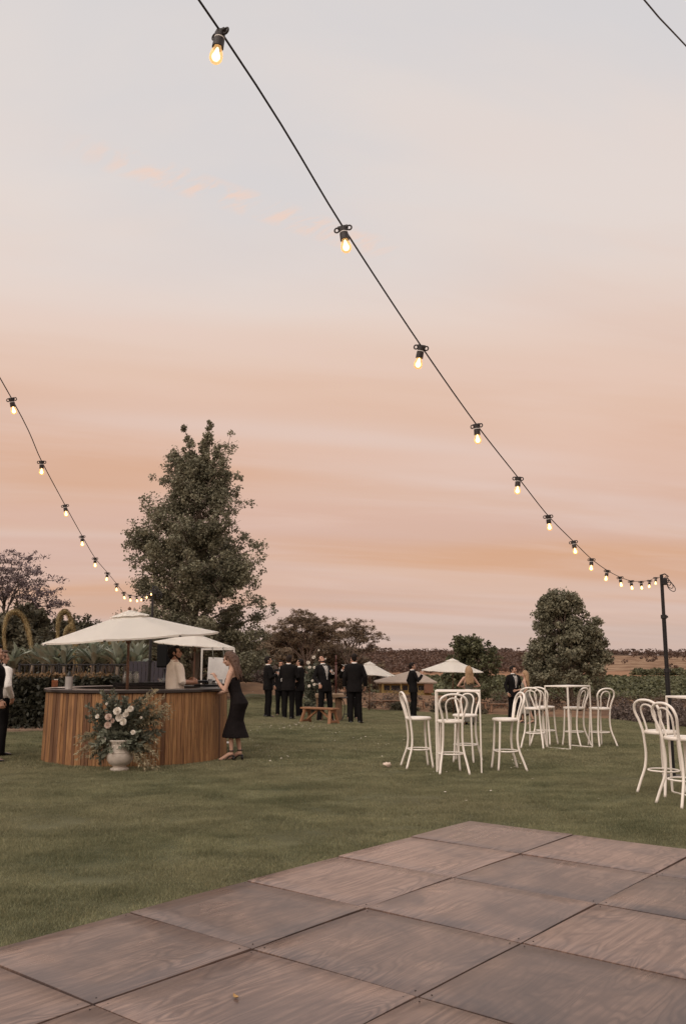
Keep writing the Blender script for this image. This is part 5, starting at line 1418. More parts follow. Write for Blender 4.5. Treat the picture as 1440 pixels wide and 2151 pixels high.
def flower_column():
    p = at(664, 1500); root = empty('flower_column', p); tag(root, 'tall column of greenery and white roses behind the men', 'flowers'); r = np.random.default_rng(25); rg = random.Random(25); m = p.y / 1.02 / 1820
    bm = bmesh.new(); tube(bm, [(0, 0, 0), (0, 0, 1.75)], .02, 8); obj('stake', fin(bm, 'stake'), BLACK, root)
    S, L = bmesh.new(), []; S2, L2 = bmesh.new(), []
    for k in range(280):
        z = rg.uniform(.12, 1.62); w = float(np.interp(z, [.05, .4, .8, 1.2, 1.5, 1.7], [.18, .38, .44, .52, .48, .14])); off = float(np.interp(z, [0, .5, 1.2, 1.7], [-.12, -.03, 0, .05]))
        a = rg.uniform(0, 2 * math.pi); e = (off + w * math.cos(a), w * .7 * math.sin(a), z + rg.uniform(-.05, .2) - (.2 if z < .5 else 0))
        (L if k % 2 else L2).append(spray(S if k % 2 else S2, (off * .6, 0, z - .1), e, .03, 42, .085, r, .5))
    for dx in (-.05, .08, .0): L2.append(spray(S2, (0, 0, 1.4), (dx, 0, 1.98 - abs(dx)), .02, 40, .05, r, .35))
    for nm, s_, l_, M in (('dark_foliage', S, L, FOL1), ('silver_foliage', S2, L2, FOL2)): obj(nm, join_meshes([fin(s_, 's'), quads_mesh(np.concatenate(l_).reshape(-1, 3))]), M, root)
    for k, (px, py, s) in enumerate([(654, 1381, 2.2), (642, 1392, 2.2), (645, 1402, 1.9), (655, 1402, 1.7), (664, 1366, 1.3), (651, 1430, 1.5), (655, 1438, 1.9), (644, 1441, 1.8), (671, 1398, 1.4), (678, 1384, 1.2), (662, 1436, 1.3)]):
        q = at_depth(px + 5, py, p.y - .38) - p
        obj('rose', ROSE[k % 3], None, root, q, Vector((rg.uniform(-.4, .4), -1, .3)).to_track_quat('Z', 'Y').to_euler(), s * .46)
flower_column()

# ================================================================== FARM HOUSE BELOW THE LAWN
def house():
    d = 88.0; a, b = at_depth(800, 1445, d), at_depth(905, 1445, d); w = b.x - a.x; zb = at_depth(850, 1455, d).z; zw = at_depth(850, 1434, d).z - zb
    root = empty('farm_house', ((a.x + b.x) / 2, d + 2.5, zb)); tag(root, 'low yellow farmhouse with a tan hipped roof beyond the lawn', 'house')
    yel = plain('yellow_render', (0.42, 0.30, 0.12), (0.36, 0.25, 0.10), 1.5, .9); rf = plain('tan_roof_sheet', (0.36, 0.285, 0.225), (0.30, 0.235, 0.19), 2, .7); dk = plain('dark_window', (0.03, 0.028, 0.03), rough=.2); wd = plain('rust_brick', (0.22, 0.11, 0.07), rough=.9)
    bm = bmesh.new(); box(bm, (0, 0, zw / 2 - .5), (w, 5, zw + 1)); obj('wall', fin(bm, 'wall', False), yel, root)
    top = at_depth(862, 1410, d + 2.5).z - zb; rx = at_depth(868, 1410, d + 2.5).x - root.location.x
    bm = bmesh.new(); e = .55; vs = [bm.verts.new(v) for v in ((-w / 2 - e, -3.1, zw - .05), (w / 2 + e, -3.1, zw - .05), (w / 2 + e, 3.1, zw - .05), (-w / 2 - e, 3.1, zw - .05))]
    eave = [bm.verts.new((v.co.x, v.co.y, v.co.z + .12)) for v in vs]; r0, r1 = bm.verts.new((rx - .5, 0, top)), bm.verts.new((rx + .4, 0, top))
    for k in range(4): bm.faces.new((vs[k], vs[(k + 1) % 4], eave[(k + 1) % 4], eave[k]))
    bm.faces.new(vs[::-1]); bm.faces.new((eave[0], eave[1], r1, r0)); bm.faces.new((eave[1], eave[2], r1)); bm.faces.new((eave[2], eave[3], r0, r1)); bm.faces.new((eave[3], eave[0], r0))
    ro = obj('roof', fin(bm, 'roof', False), rf, root)
    bm = bmesh.new(); box(bm, (rx - .2, -1.2, zw + (top - zw) * .62), (.5, .5, .9)); obj('chimney', fin(bm, 'ch', False), yel, ro)
    for x, ww in ((-1.9, .55), (-1.05, .9), (-.1, .5), (1.55, .7)):
        wn = obj('window', box_mesh((ww, .06, zw * .5), .0, (0, 0, 0)), dk, root, (x, -2.52, zw * .48)); obj('window_frame', box_mesh((ww + .12, .05, .08), 0, (0, 0, -zw * .27)), yel, wn)
    obj('brick_bay', box_mesh((.9, .5, zw * .92), .0, (w / 2 - .3, -2.78, zw * .46)), wd, root)
    for x in (-2.35, -.55, .55, 2.3): obj('veranda_post', box_mesh((.1, .1, zw), 0, (x, -2.95, zw / 2 - .06)), yel, root)
    q = at_depth(828, 1428, 104); s = empty('shed', (q.x, 104, q.z - 1.2)); tag(s, 'pale low shed showing beside the farmhouse roof', 'shed')
    bm = bmesh.new(); box(bm, (0, 0, .55), (2.6, 3, 1.3)); obj('wall', fin(bm, 'w', False), plain('pale_metal', (0.42, 0.40, 0.38), rough=.6), s)
    bm = bmesh.new(); v = [bm.verts.new(c) for c in ((-1.5, -1.8, 1.2), (1.5, -1.8, 1.2), (1.5, 1.8, 1.2), (-1.5, 1.8, 1.2), (-1.5, 0, 1.75), (1.5, 0, 1.75))]
    for f in ((0, 1, 5, 4), (2, 3, 4, 5), (0, 4, 3), (1, 2, 5), (3, 2, 1, 0)): bm.faces.new([v[k] for k in f])
    obj('roof', fin(bm, 'r', False), plain('pale_roof', (0.5, 0.48, 0.46), rough=.5), s)
house()


# ================================================================== PEOPLE
def skin_mat(name, c): 
    return plain(name, c, tuple(v * .82 for v in c), 14, 0.55, 0.08, 90, spec=0.35)
SKIN_A = skin_mat('skin_light_tan', (0.47, 0.27, 0.19)); SKIN_B = skin_mat('skin_warm', (0.44, 0.235, 0.155)); SKIN_C = skin_mat('skin_fair', (0.52, 0.32, 0.235))
SUIT = plain('black_wool_suit', (0.0075, 0.0068, 0.007), (0.011, 0.0095, 0.0095), 5, 0.85, 0.25, 35, spec=0.1); TROU = plain('black_wool_trousers', (0.006, 0.0055, 0.0058), (0.009, 0.008, 0.008), 5, 0.85, 0.25, 30, spec=0.1)
SHIRT = plain('white_cotton', (0.74, 0.70, 0.66), (0.68, 0.64, 0.60), 6, 0.85, 0.3, 18); LINEN = plain('cream_linen', (0.86, 0.77, 0.66), (0.79, 0.70, 0.60), 6, 0.85, 0.35, 16)
SHOE = plain('black_leather', (0.012, 0.011, 0.011), rough=0.3); SATIN = plain('black_satin', (0.01, 0.009, 0.009), rough=0.4)
LACE = plain('black_lace', (0.006, 0.005, 0.0055), (0.014, 0.010, 0.010), 60, 0.8, 0.5, 80, spec=0.12); OLIVE = plain('olive_satin', (0.085, 0.078, 0.055), (0.06, 0.056, 0.04), 6, 0.45, 0.3, 12); SILVER = plain('sage_silver_satin', (0.24, 0.225, 0.19), (0.18, 0.17, 0.145), 6, 0.4, 0.3, 12)
HAIR_K = plain('black_brown_hair', (0.010, 0.0075, 0.007), (0.02, 0.014, 0.011), 40, 0.6, 0.6, 60, spec=0.12); HAIR_B = plain('brown_hair', (0.13, 0.065, 0.038), (0.065, 0.034, 0.022), 25, 0.5, 0.8, 45, stretch=(3, 3, 1)); HAIR_L = plain('blond_hair', (0.42, 0.27, 0.15), (0.26, 0.155, 0.085), 25, 0.5, 0.8, 45, stretch=(3, 3, 1)); HAIR_M = plain('dark_brown_hair', (0.03, 0.019, 0.015), (0.016, 0.011, 0.009), 40, 0.6, 0.6, 60, spec=0.12)
EYE = plain('dark_eye', (0.02, 0.014, 0.012), rough=0.2)


def hand_bm(w, d, n, side, curl, s=1.0):
    """palm + five fingers; w wrist, d finger direction, n palm normal, side = thumb side (unit vector)"""
    bm = bmesh.new(); d, n = Vector(d).normalized(), Vector(n); n = (n - d * n.dot(d)).normalized(); sd = d.cross(n).normalized()
    if sd.dot(Vector(side)) < 0: sd = -sd
    P = lambda a, b, c: Vector(w) + (d * a + sd * b + n * c) * s
    tube(bm, [P(-.02, 0, 0), P(.0, 0, 0), P(.035, .002, 0), P(.085, 0, .002)], [.026 * s, .027 * s, .036 * s, .036 * s], 10, True, .48, ref=sd)
    for k, (off, L) in enumerate(((.029, .070), (.0095, .079), (-.0105, .074), (-.029, .058))):
        p = P(.078, off, .002); ang = 0.1; pts, rads = [p], [.0098 * s]; spread = off * 2.2
        for j, f in enumerate((.45, .32, .23)):
            ang += curl * (.75, 1.0, .8)[j]
            p = p + ((d + sd * spread * .6).normalized() * math.cos(ang) + n * math.sin(ang)) * L * f * s; pts.append(p); rads.append((.0092, .0085, .0068)[j] * s)
        tube(bm, pts, rads, 7)
    t0 = P(.018, .024, .004); t1 = t0 + (d * .028 + sd * .026 + n * .012) * s; t2 = t1 + (d * .030 + sd * (.012 - .02 * curl) + n * (.008 + .018 * curl)) * s; t3 = t2 + (d * .022 + sd * (.003 - .02 * curl) + n * (.006 + .016 * curl)) * s
    tube(bm, [t0, t1, t2, t3], [.014 * s, .012 * s, .0102 * s, .008 * s], 7)
    return bm


def person(feet, H, yaw, label, skin=SKIN_A, hair=HAIR_K, outfit='suit', arms=None, lean=0.0, side=0.0, head=(0, 0, 0), stance=None, hair_style='short', beard=False, wide=1.0, hip_shift=0.0, heel=0.0, dress=None, dress_mat=None, twist=0.0, curl=(.55, .55), hand_n=None, seed=0):
    """local axes: +Y the way the person faces, +X their right, Z up; built at 1.80 m then scaled to H"""
    s = H / 1.80; rg = random.Random(seed + 17); fem = outfit == 'dress'
    sw = (.185 if not fem else .155) * wide                      # shoulder half width to the joint
    A = {'R': {'E': (sw + .055, -.04, 1.17), 'W': (sw + .06, .03, .92)}, 'L': {'E': (-sw - .055, -.04, 1.17), 'W': (-sw - .06, .03, .92)}}
    for k, v in (arms or {}).items(): A[k].update(v)
    st = {'R': (.10, .03, -.15), 'L': (-.10, .0, .15)}; st.update(stance or {})
    hr = Matrix.Rotation(head[0], 3, 'Z') @ Matrix.Rotation(head[1], 3, 'X') @ Matrix.Rotation(head[2], 3, 'Y'); npv = Vector((0, -.012, 1.535))
    HP = lambda x, y, z: npv + hr @ Vector((x, y + .012, z - .02))
    def bend(a):
        a = np.array(a, float); z = a[:, 2]
        w = sstep(.86, 1.16, z); ang = lean * w; y0, z0 = a[:, 1].copy(), z - .92
        a[:, 1] = y0 * np.cos(ang) - z0 * np.sin(ang); a[:, 2] = .92 + y0 * np.sin(ang) + z0 * np.cos(ang)
        a[:, 0] += side * w * (a[:, 2] - .92); a[:, 1] += hip_shift * np.exp(-((a[:, 2] - .92) / .28) ** 2)
        if twist:
            t = twist * sstep(.8, 1.3, z); x = a[:, 0].copy(); y = a[:, 1].copy(); a[:, 0] = x * np.cos(t) - y * np.sin(t); a[:, 1] = x * np.sin(t) + y * np.cos(t)
        return a * s
    def place(me): set_co(me, bend(co(me))); return me
    # ---- skeleton
    leg = {}
    for k, sx in (('R', 1), ('L', -1)):
        fx, fy, fyaw = st[k]; lift = heel / s
        hip = Vector((sx * (.07 if fem else .09), 0, .93)); ank = Vector((fx, fy - .03, .085 + lift * .9)); kn = hip.lerp(ank, .49) + Vector((0, .03, 0)); leg[k] = (hip, kn, ank, fyaw)
    B = bmesh.new()
    if fem: tor = [(0, 0, .80, .15, .10), (0, -.01, .92, .168, .112), (0, 0, 1.05, .122, .092), (0, .005, 1.14, .122, .094), (0, .02, 1.27, .142, .112), (0, .005, 1.38, .140, .092), (0, -.01, 1.45, .12, .07), (0, -.015, 1.485, .065, .055), (0, -.012, 1.52, .047, .05), (0, -.005, 1.60, .045, .05)]
    else: tor = [(0, 0, .82, .15, .105), (0, 0, .93, .165, .115), (0, 0, 1.05, .148, .105), (0, .0, 1.18, .155, .11), (0, .01, 1.30, .172, .122), (0, .005, 1.40, .175, .11), (0, -.01, 1.46, .15, .085), (0, -.015, 1.50, .08, .065), (0, -.012, 1.535, .058, .06), (0, -.005, 1.60, .056, .06)]
    stack(B, [(cx, cy, z, rx * (wide if z > 1.0 else 1), ry) for cx, cy, z, rx, ry in tor], 20)
    sh = 1.435 if not fem else 1.41
    for k, sx in (('R', 1), ('L', -1)):
        S0 = Vector((sx * (sw - .02), -.005, sh)); E, W = Vector(A[k]['E']), Vector(A[k]['W']); f = .82 if fem else 1.0
        tube(B, [S0 - Vector((sx * .05, 0, -.01)), S0, S0.lerp(E, .45), E, E.lerp(W, .3), W], [.055 * f, .057 * f, .05 * f, .041 * f, .041 * f, .0275 * f], 10)
        hip, kn, ank, fyaw = leg[k]
        tube(B, [hip, hip.lerp(kn, .5), kn, kn.lerp(ank, .35), ank, ank - Vector((0, 0, .03))], [q * (.82 if fem else 1) for q in (.088, .076, .055, .056, .036, .036)], 10)
        fd = Vector((-math.sin(fyaw), math.cos(fyaw), 0))
        tube(B, [ank + Vector((0, 0, -.03)) - fd * .03, ank + Vector((0, 0, -.045)) + fd * .04, Vector((ank.x, ank.y, .035)) + fd * .15, Vector((ank.x, ank.y, .025)) + fd * .2], [q * (.95 if fem else .6) for q in (.033, .036, .034, .02)], 8)
    # head
    rot = hr
    for c, r_ in (((0, -.012, .135), (.074, .094, .103)), ((0, .025, .075), (.058, .066, .066)), ((0, .062, .038), (.026, .024, .024)), ((0, .02, .045), (.052, .05, .034)), ((0, .072, .142), (.05, .02, .012)), ((0, .086, .066), (.023, .012, .011)), ((.038, .058, .095), (.026, .028, .024)), ((-.038, .058, .095), (.026, .028, .024))):
        ball(B, HP(c[0], c[1], c[2] + .02), r_, rot, 2)
    tube(B, [HP(0, .082, .165), HP(0, .098, .135), HP(0, .110, .112), HP(0, .092, .106)], [.008, .0105, .0145, .010], 8)
    for sx in (-1, 1): ball(B, HP(sx * .077, -.012, .132), (.010, .021, .032), rot, 2)
    body = voxel(B, .0085, .45, 3)
    hands = []
    wrists = {}
    for i, (k, sx) in enumerate((('R', 1), ('L', -1))):
        E, W = Vector(A[k]['E']), Vector(A[k]['W']); d = A[k].get('d') or (W - E); nrm = A[k].get('n') or (-sx, 0.15, 0); sd = A[k].get('t') or (0, 1, .3)
        hands.append(voxel(hand_bm(W, d, nrm, sd, curl[i], .95 if fem else 1.05), .0042, .5, 2)); dd = Vector(d).normalized(); wrists[k] = W + dd * .085 + Vector(nrm).normalized() * .02
    root = obj('person', place(join_meshes([body] + hands)), skin, None, Vector(feet), (0, 0, R(yaw))); tag(root, label, 'person')
    # eyes, brows
    bm = bmesh.new()
    for sx in (-1, 1): ball(bm, HP(sx * .031, .079, .145), (.0125, .007, .0065), rot, 1)
    obj('eyes', place(fin(bm, 'eyes')), EYE, root)
    bm = bmesh.new()
    for sx in (-1, 1): tube(bm, [HP(sx * .014, .090, .162), HP(sx * .032, .089, .168), HP(sx * .05, .076, .163)], [.004, .0048, .003], 6)
    obj('eyebrows', place(fin(bm, 'brows')), hair, root)
    # hair
    Hb = bmesh.new()
    if hair_style in ('short', 'crop'):
        t = .0 if hair_style == 'short' else -.006
        ball(Hb, HP(0, -.036, .168), (.083 + t, .094 + t, .094 + t), rot, 3); ball(Hb, HP(0, -.05, .125), (.077 + t, .07 + t, .085 + t), rot, 3)
        if hair_style == 'short': ball(Hb, HP(.01, .028, .238), (.058, .05, .03), rot, 3)
        for sx in (-1, 1): ball(Hb, HP(sx * .072, .005, .155), (.011, .03, .035), rot, 2)
    else:
        ball(Hb, HP(0, -.03, .172), (.088, .100, .098), rot, 3); ball(Hb, HP(0, -.06, .12), (.085, .08, .1), rot, 3)
        for k in range(26):
            a = math.pi * (k / 25) ; x0 = .085 * math.cos(a); y0 = -.03 - .085 * math.sin(a); L = rg.uniform(.30, .42) if hair_style == 'long' else rg.uniform(.22, .34)
            p0 = HP(x0 * .9, y0 * .9, .19); p1 = HP(x0 * 1.12, y0 * 1.05 - .01, .09); z2 = p1.z - L * .45
            back = -.105 - .03 * math.sin(a); p2 = Vector((x0 * 1.25 + rg.uniform(-.02, .02), min(p1.y, back + .02), z2)); p3 = Vector((x0 * 1.1 + rg.uniform(-.03, .03), back - .015 + rg.uniform(-.015, .015), p1.z - L))
            tube(Hb, spline([p0, p1, p2, p3], 5), [.028, .03, .03, .03, .03, .029, .028, .027, .026, .026, .025, .024, .022, .019, .014, .006], 7)
        if hair_style == 'half_up': ball(Hb, HP(0, -.105, .15), (.05, .04, .045), rot, 2)
    if beard:
        ball(Hb, HP(0, .06, .045), (.035, .034, .028), rot, 2)
        for sx in (-1, 1): tube(Hb, [HP(sx * .068, .0, .11), HP(sx * .058, .04, .06), HP(sx * .025, .078, .042)], [.012, .014, .016], 7)
    hm = voxel(Hb, .006, .5, 2); a = co(hm); nn = np.array([mnoise.noise(Vector(p) * (38 if hair_style in ('short', 'crop') else 24) + Vector((seed, 0, 0))) for p in a.tolist()]); cen = np.array(HP(0, -.03, .15)); a = a + unit(a - cen) * (nn * .008)[:, None]; set_co(hm, a); obj('hair', place(hm), hair, root)

    def wrinkle(me, amp, sc_):
        a = co(me); me.update(); nrm = np.empty(len(me.vertices) * 3, np.float32); me.vertices.foreach_get('normal', nrm); nrm = nrm.reshape(-1, 3)
        nz = np.array([mnoise.noise(Vector((p[0] * sc_, p[1] * sc_, p[2] * sc_ * .55 + seed * 3.1))) + .5 * mnoise.noise(Vector((p[0] * sc_ * 2.3, p[1] * sc_ * 2.3, p[2] * sc_ * 1.4 + seed))) for p in a.tolist()])
        set_co(me, a + nrm * (nz * amp)[:, None]); return me
    # ---- clothes
    if not fem:
        T = bmesh.new(); stack(T, [(0, 0, .80, .165, .12), (0, 0, .93, .176, .126), (0, 0, 1.04, .158, .114)], 20)
        for k in ('R', 'L'):
            hip, kn, ank, fyaw = leg[k]; tube(T, [hip + Vector((0, 0, .03)), hip.lerp(kn, .5), kn, kn.lerp(ank, .5), ank + Vector((0, .01, .0)), ank + Vector((0, .012, -.045))], [.102, .094, .076, .069, .066, .067], 12)
        obj('trousers', place(wrinkle(voxel(T, .011, .6, 2), .007, 11)), TROU, root)
        for k in ('R', 'L'):
            hip, kn, ank, fyaw = leg[k]; fd = Vector((-math.sin(fyaw), math.cos(fyaw), 0)); sd_ = Vector((fd.y, -fd.x, 0)); bm = bmesh.new(); c0 = Vector((ank.x, ank.y, 0)); rings = []
            for t, w, h in ((-.085, .022, .05), (-.07, .036, .075), (-.02, .040, .085), (.05, .043, .07), (.11, .048, .052), (.17, .044, .04), (.205, .026, .03), (.218, .010, .02)):
                rings.append([bm.verts.new(c0 + fd * t + sd_ * (w * math.cos(q)) + Vector((0, 0, .002 + max(0, h * .5 + h * .5 * math.sin(q))))) for q in np.linspace(0, 2 * math.pi, 13)[:-1]])
            for Ra, Rb in zip(rings, rings[1:]):
                for q in range(12): bm.faces.new((Ra[q], Ra[(q + 1) % 12], Rb[(q + 1) % 12], Rb[q]))
            bm.faces.new(rings[0][::-1]); bm.faces.new(rings[-1]); obj('shoe', place(fin(bm, 'shoe')), SHOE, root)
        jk = bmesh.new(); coat = outfit == 'suit'
        if coat: sec = [(0, .0, .79, .198, .148), (0, 0, .90, .194, .145), (0, .0, 1.02, .176, .130), (0, 0, 1.10, .172, .128), (0, .0, 1.20, .184, .134), (0, .008, 1.31, .204, .143), (0, .002, 1.41, .208, .130), (0, -.01, 1.465, .178, .102), (0, -.016, 1.50, .104, .083), (0, -.016, 1.522, .076, .072)]
        else: sec = [(0, 0, .96, .168, .122), (0, 0, 1.0, .182, .138), (0, -.005, 1.10, .178, .138), (0, -.005, 1.20, .182, .136), (0, .006, 1.31, .195, .138), (0, .002, 1.41, .198, .122), (0, -.01, 1.465, .168, .096), (0, -.016, 1.50, .09, .076), (0, -.016, 1.515, .07, .068)]
        stack(jk, [(cx, cy, z, rx * (wide if z > 1.1 else (1 + wide) / 2), ry, 2.25) for cx, cy, z, rx, ry in sec], 24)
        for k, sx in (('R', 1), ('L', -1)):
            S0 = Vector((sx * (sw - .015), -.005, 1.432)); E, W = Vector(A[k]['E']), Vector(A[k]['W']); rolled = outfit == 'rolled'
            W2 = E.lerp(W, .12) if rolled else E.lerp(W, .95)
            r1, r2, r3 = (.078, .066, .056) if coat else (.074, .064, .055)
            tube(jk, [S0 - Vector((sx * .06, 0, -.012)), S0, S0.lerp(E, .5), E] + ([E.lerp(W, .06), W2] if rolled else [E.lerp(W, .4), W2]), [.07, r1, r2, r3 + .006] + ([.058, .056] if rolled else [r3, r3 - .008]), 12)
        jme = wrinkle(voxel(jk, .0105, .6, 2), .006, 9); bvh = BVHTree.FromPolygons([tuple(v.co) for v in jme.vertices], [tuple(p.vertices) for p in jme.polygons])
        body_name = 'jacket' if coat else 'shirt'
        def patch(fn, nu, nv, off):
            bm = bmesh.new(); g = []
            for i in range(nv + 1):
                row = []
                for j in range(nu + 1):
                    x, z = fn(j / nu, i / nv); h = bvh.ray_cast(Vector((x, .6, z)), Vector((0, -1, 0)))[0]; y = h.y if h else .1; row.append(bm.verts.new((x, y + off, z)))
                g.append(row)
            for i in range(nv):
                for j in range(nu): bm.faces.new((g[i][j], g[i][j + 1], g[i + 1][j + 1], g[i + 1][j]))
            bmesh.ops.solidify(bm, geom=bm.faces[:], thickness=.003); return bm
        if coat:
            vw = lambda u_, v: ((u_ - .5) * 2 * (.006 + .062 * v ** .8), 1.09 + .40 * v)
            obj('shirt_front', place(fin(patch(vw, 6, 12, .004), 'front')), SHIRT, root)
            for sx in (-1, 1):
                lp = lambda u_, v, sx=sx: (sx * ((.008 + .064 * v ** .8) + u_ * (.012 + .05 * math.sin(math.pi * min(1, v * .9 + .08)))), 1.085 + .40 * v); obj('lapel', place(fin(patch(lp, 3, 10, .007), 'lapel')), SATIN, root)
            bm = bmesh.new(); c = Vector((0, .088, 1.492))
            for sx in (-1, 1):
                vs = [bm.verts.new(c + Vector((sx * x, y, z))) for x, y, z in ((.006, .0, .010), (.048, -.012, .024), (.048, -.012, -.024), (.006, 0, -.010), (.006, .016, .010), (.046, .004, .022), (.046, .004, -.022), (.006, .016, -.010))]
                for f in ((0, 1, 2, 3), (7, 6, 5, 4), (0, 4, 5, 1), (1, 5, 6, 2), (2, 6, 7, 3), (3, 7, 4, 0)): bm.faces.new([vs[q] for q in f])
            box(bm, c + Vector((0, .008, 0)), (.016, .02, .02)); obj('bow_tie', place(fin(bm, 'bow', False)), SATIN, root)
        obj(body_name, place(jme), SUIT if coat else (LINEN if outfit == 'rolled' else SHIRT), root)
        bm = bmesh.new(); stack(bm, [(0, -.016, 1.495, .082, .076), (0, -.014, 1.52, .069, .070), (0, -.012, 1.545, .063, .065), (0, -.012, 1.546, .055, .056)], 20); obj('collar', place(fin(bm, 'collar')), SHIRT if outfit != 'rolled' else LINEN, root)
        if coat:
            for k in ('R', 'L'):
                E, W = Vector(A[k]['E']), Vector(A[k]['W']); bm = bmesh.new(); tube(bm, [E.lerp(W, .9), E.lerp(W, .985)], [.040, .037], 12); obj('shirt_cuff', place(fin(bm, 'cuff')), SHIRT, root)
        else:
            bm = bmesh.new(); stack(bm, [(0, 0, .985, .178, .132), (0, 0, 1.02, .174, .130)], 24); obj('belt', place(fin(bm, 'belt')), SHOE, root)
    else:
        Dm = bmesh.new(); stack(Dm, dress, 28); dm = wrinkle(voxel(Dm, .011, .7, 2), .006, 8); obj('dress', place(dm), dress_mat, root)
        for k in ('R', 'L'):
            hip, kn, ank, fyaw = leg[k]; fd = Vector((-math.sin(fyaw), math.cos(fyaw), 0)); c0 = Vector((ank.x, ank.y, 0)); l = heel / s; bm = bmesh.new()
            pts = [c0 - fd * .045 + Vector((0, 0, l + .012)), c0 + fd * .03 + Vector((0, 0, l * .75 + .012)), c0 + fd * .10 + Vector((0, 0, .016)), c0 + fd * .20 + Vector((0, 0, .010))]
            tube(bm, spline(pts, 4), .030, 10, True, .3, ref=Vector((fd.y, -fd.x, 0)))
            bar_between(bm, c0 - fd * .045, c0 - fd * .04 + Vector((0, 0, l + .012)), .034)
            ring = [ank + Vector((.042 * math.cos(q), .042 * math.sin(q), .012)) for q in np.linspace(0, 2 * math.pi, 15)]; tube(bm, ring, .009, 6, False)
            tube(bm, [c0 + fd * .12 + Vector((fd.y * .04, -fd.x * .04, .02)), c0 + fd * .12 + Vector((0, 0, .06)), c0 + fd * .12 - Vector((fd.y * .04, -fd.x * .04, -.02))], .010, 6)
            obj('sandal', place(fin(bm, 'sandal')), SHOE, root)
    M = Matrix.Translation(Vector(feet)) @ Matrix.Rotation(R(yaw), 4, 'Z')
    return {k: M @ Vector(bend(np.array([tuple(v)]))[0].tolist()) for k, v in wrists.items()}


def who(px, py, head_py):
    """feet point and stature from the photo"""
    f = at(px, py); return f, at_depth(px, head_py, f.y).z - f.z

HOLD = lambda sx, w=.185: {'E': (sx * (w + .06), .03, 1.16), 'W': (sx * .13, .25, 1.24), 'd': (-sx * .5, .55, .35), 'n': (-sx * .8, -.2, .1), 't': (0, .1, 1)}
POCK = lambda sx: {'E': (sx * .285, -.10, 1.17), 'W': (sx * .215, .03, .95), 'd': (-sx * .15, .25, -1), 'n': (-sx, 0, 0), 't': (0, 1, 0)}
W_ = {}
# the two at the photo's edge
f, h = who(-8, 1588, 1363); W_['b'] = person(f, h, -28, 'man in white shirt and dark trousers standing at the photo edge', SKIN_A, HAIR_B, 'rolled_white', {'R': {'E': (.30, -.1, 1.16), 'W': (.235, .05, .97), 'd': (-.2, .3, -1)}, 'L': POCK(-1)}, head=(-.45, -.05, 0), seed=1)
f, h = who(-21, 1600, 1352); W_['a'] = person(f, h, -70, 'suited man cut off by the photo edge, only arm and hand showing', SKIN_A, HAIR_K, 'suit', {'R': {'E': (.26, .02, 1.17), 'W': (.265, .1, .93)}}, seed=2)
# bartender inside the bar
bt = Vector((at_depth(370, 1400, 15.2).x, 15.2, 0.0)); person(bt, at_depth(370, 1353, 15.2).z, -58, 'bartender in cream shirt with rolled sleeves inside the round bar', SKIN_B, HAIR_K, 'rolled', {'R': {'E': (.27, .02, 1.18), 'W': (.15, .25, 1.17), 'd': (-.3, .9, .1), 'n': (-.9, .1, 0), 't': (0, .2, 1)}, 'L': {'E': (-.26, .06, 1.18), 'W': (-.12, .28, 1.18), 'd': (.3, .9, .1), 'n': (.9, 0, 0), 't': (0, .2, 1)}}, lean=.03, head=(-.45, .02, 0), beard=True, wide=1.1, seed=3)
# woman in black lace at the counter
dr = [(0, -.03, .37, .19, .225), (0, -.02, .42, .185, .21), (0, -.01, .52, .165, .175), (0, .0, .64, .152, .138), (0, -.01, .80, .166, .13), (0, -.03, .92, .186, .15), (0, -.015, 1.02, .155, .12), (0, .0, 1.09, .134, .106), (0, .008, 1.18, .138, .11), (0, .02, 1.27, .154, .126), (0, .012, 1.335, .140, .108), (0, .005, 1.35, .12, .095)]
f, h = who(490, 1598, 1366); h *= 1.01
W_['w'] = person(f, h, 84, 'woman in black lace dress with brown hair leaning on the bar', SKIN_C, HAIR_B, 'dress', {'L': {'E': (-.20, .13, 1.13), 'W': (-.13, .25, 1.36), 'd': (.1, .35, .8), 'n': (.4, .6, -.3), 't': (.8, 0, .3)}, 'R': {'E': (.17, .16, 1.13), 'W': (.15, .38, 1.10), 'd': (0, 1, .0), 'n': (0, .0, -1), 't': (-1, 0, 0)}}, lean=-.11, head=(.05, -.25, 0), stance={'L': (-.07, .05, .1), 'R': (.07, -.06, 0)}, hair_style='half_up', hip_shift=-.05, heel=.075, dress=dr, dress_mat=LACE, curl=(.25, .75), seed=4)
# group of four
f, h = who(562, 1507, 1377); W_['g1'] = person(f, h, -74, 'suited man in profile holding a drink, first of the group of four', SKIN_A, HAIR_K, 'suit', {'R': HOLD(1), 'L': HOLD(-1)}, seed=5)
f, h = who(589, 1503, 1386); person(f, h, 190, 'suited man mostly hidden behind his friend in the group of four', SKIN_B, HAIR_K, 'suit', {'R': POCK(1)}, head=(-.3, 0, 0), seed=6)
f, h = who(605, 1511, 1374); person(f, h, -12, 'suited man seen squarely from behind in the group of four', SKIN_A, HAIR_M, 'suit', {'L': HOLD(-1), 'R': {'E': (.27, .0, 1.17), 'W': (.2, .22, 1.08)}}, head=(.1, -.12, .08), wide=1.06, side=.0, seed=7)
f, h = who(628, 1507, 1382); person(f, h, 62, 'smiling suited man facing his three friends, hand in pocket', SKIN_A, HAIR_K, 'suit', {'L': POCK(-1), 'R': HOLD(1)}, head=(.15, .05, 0), seed=8)
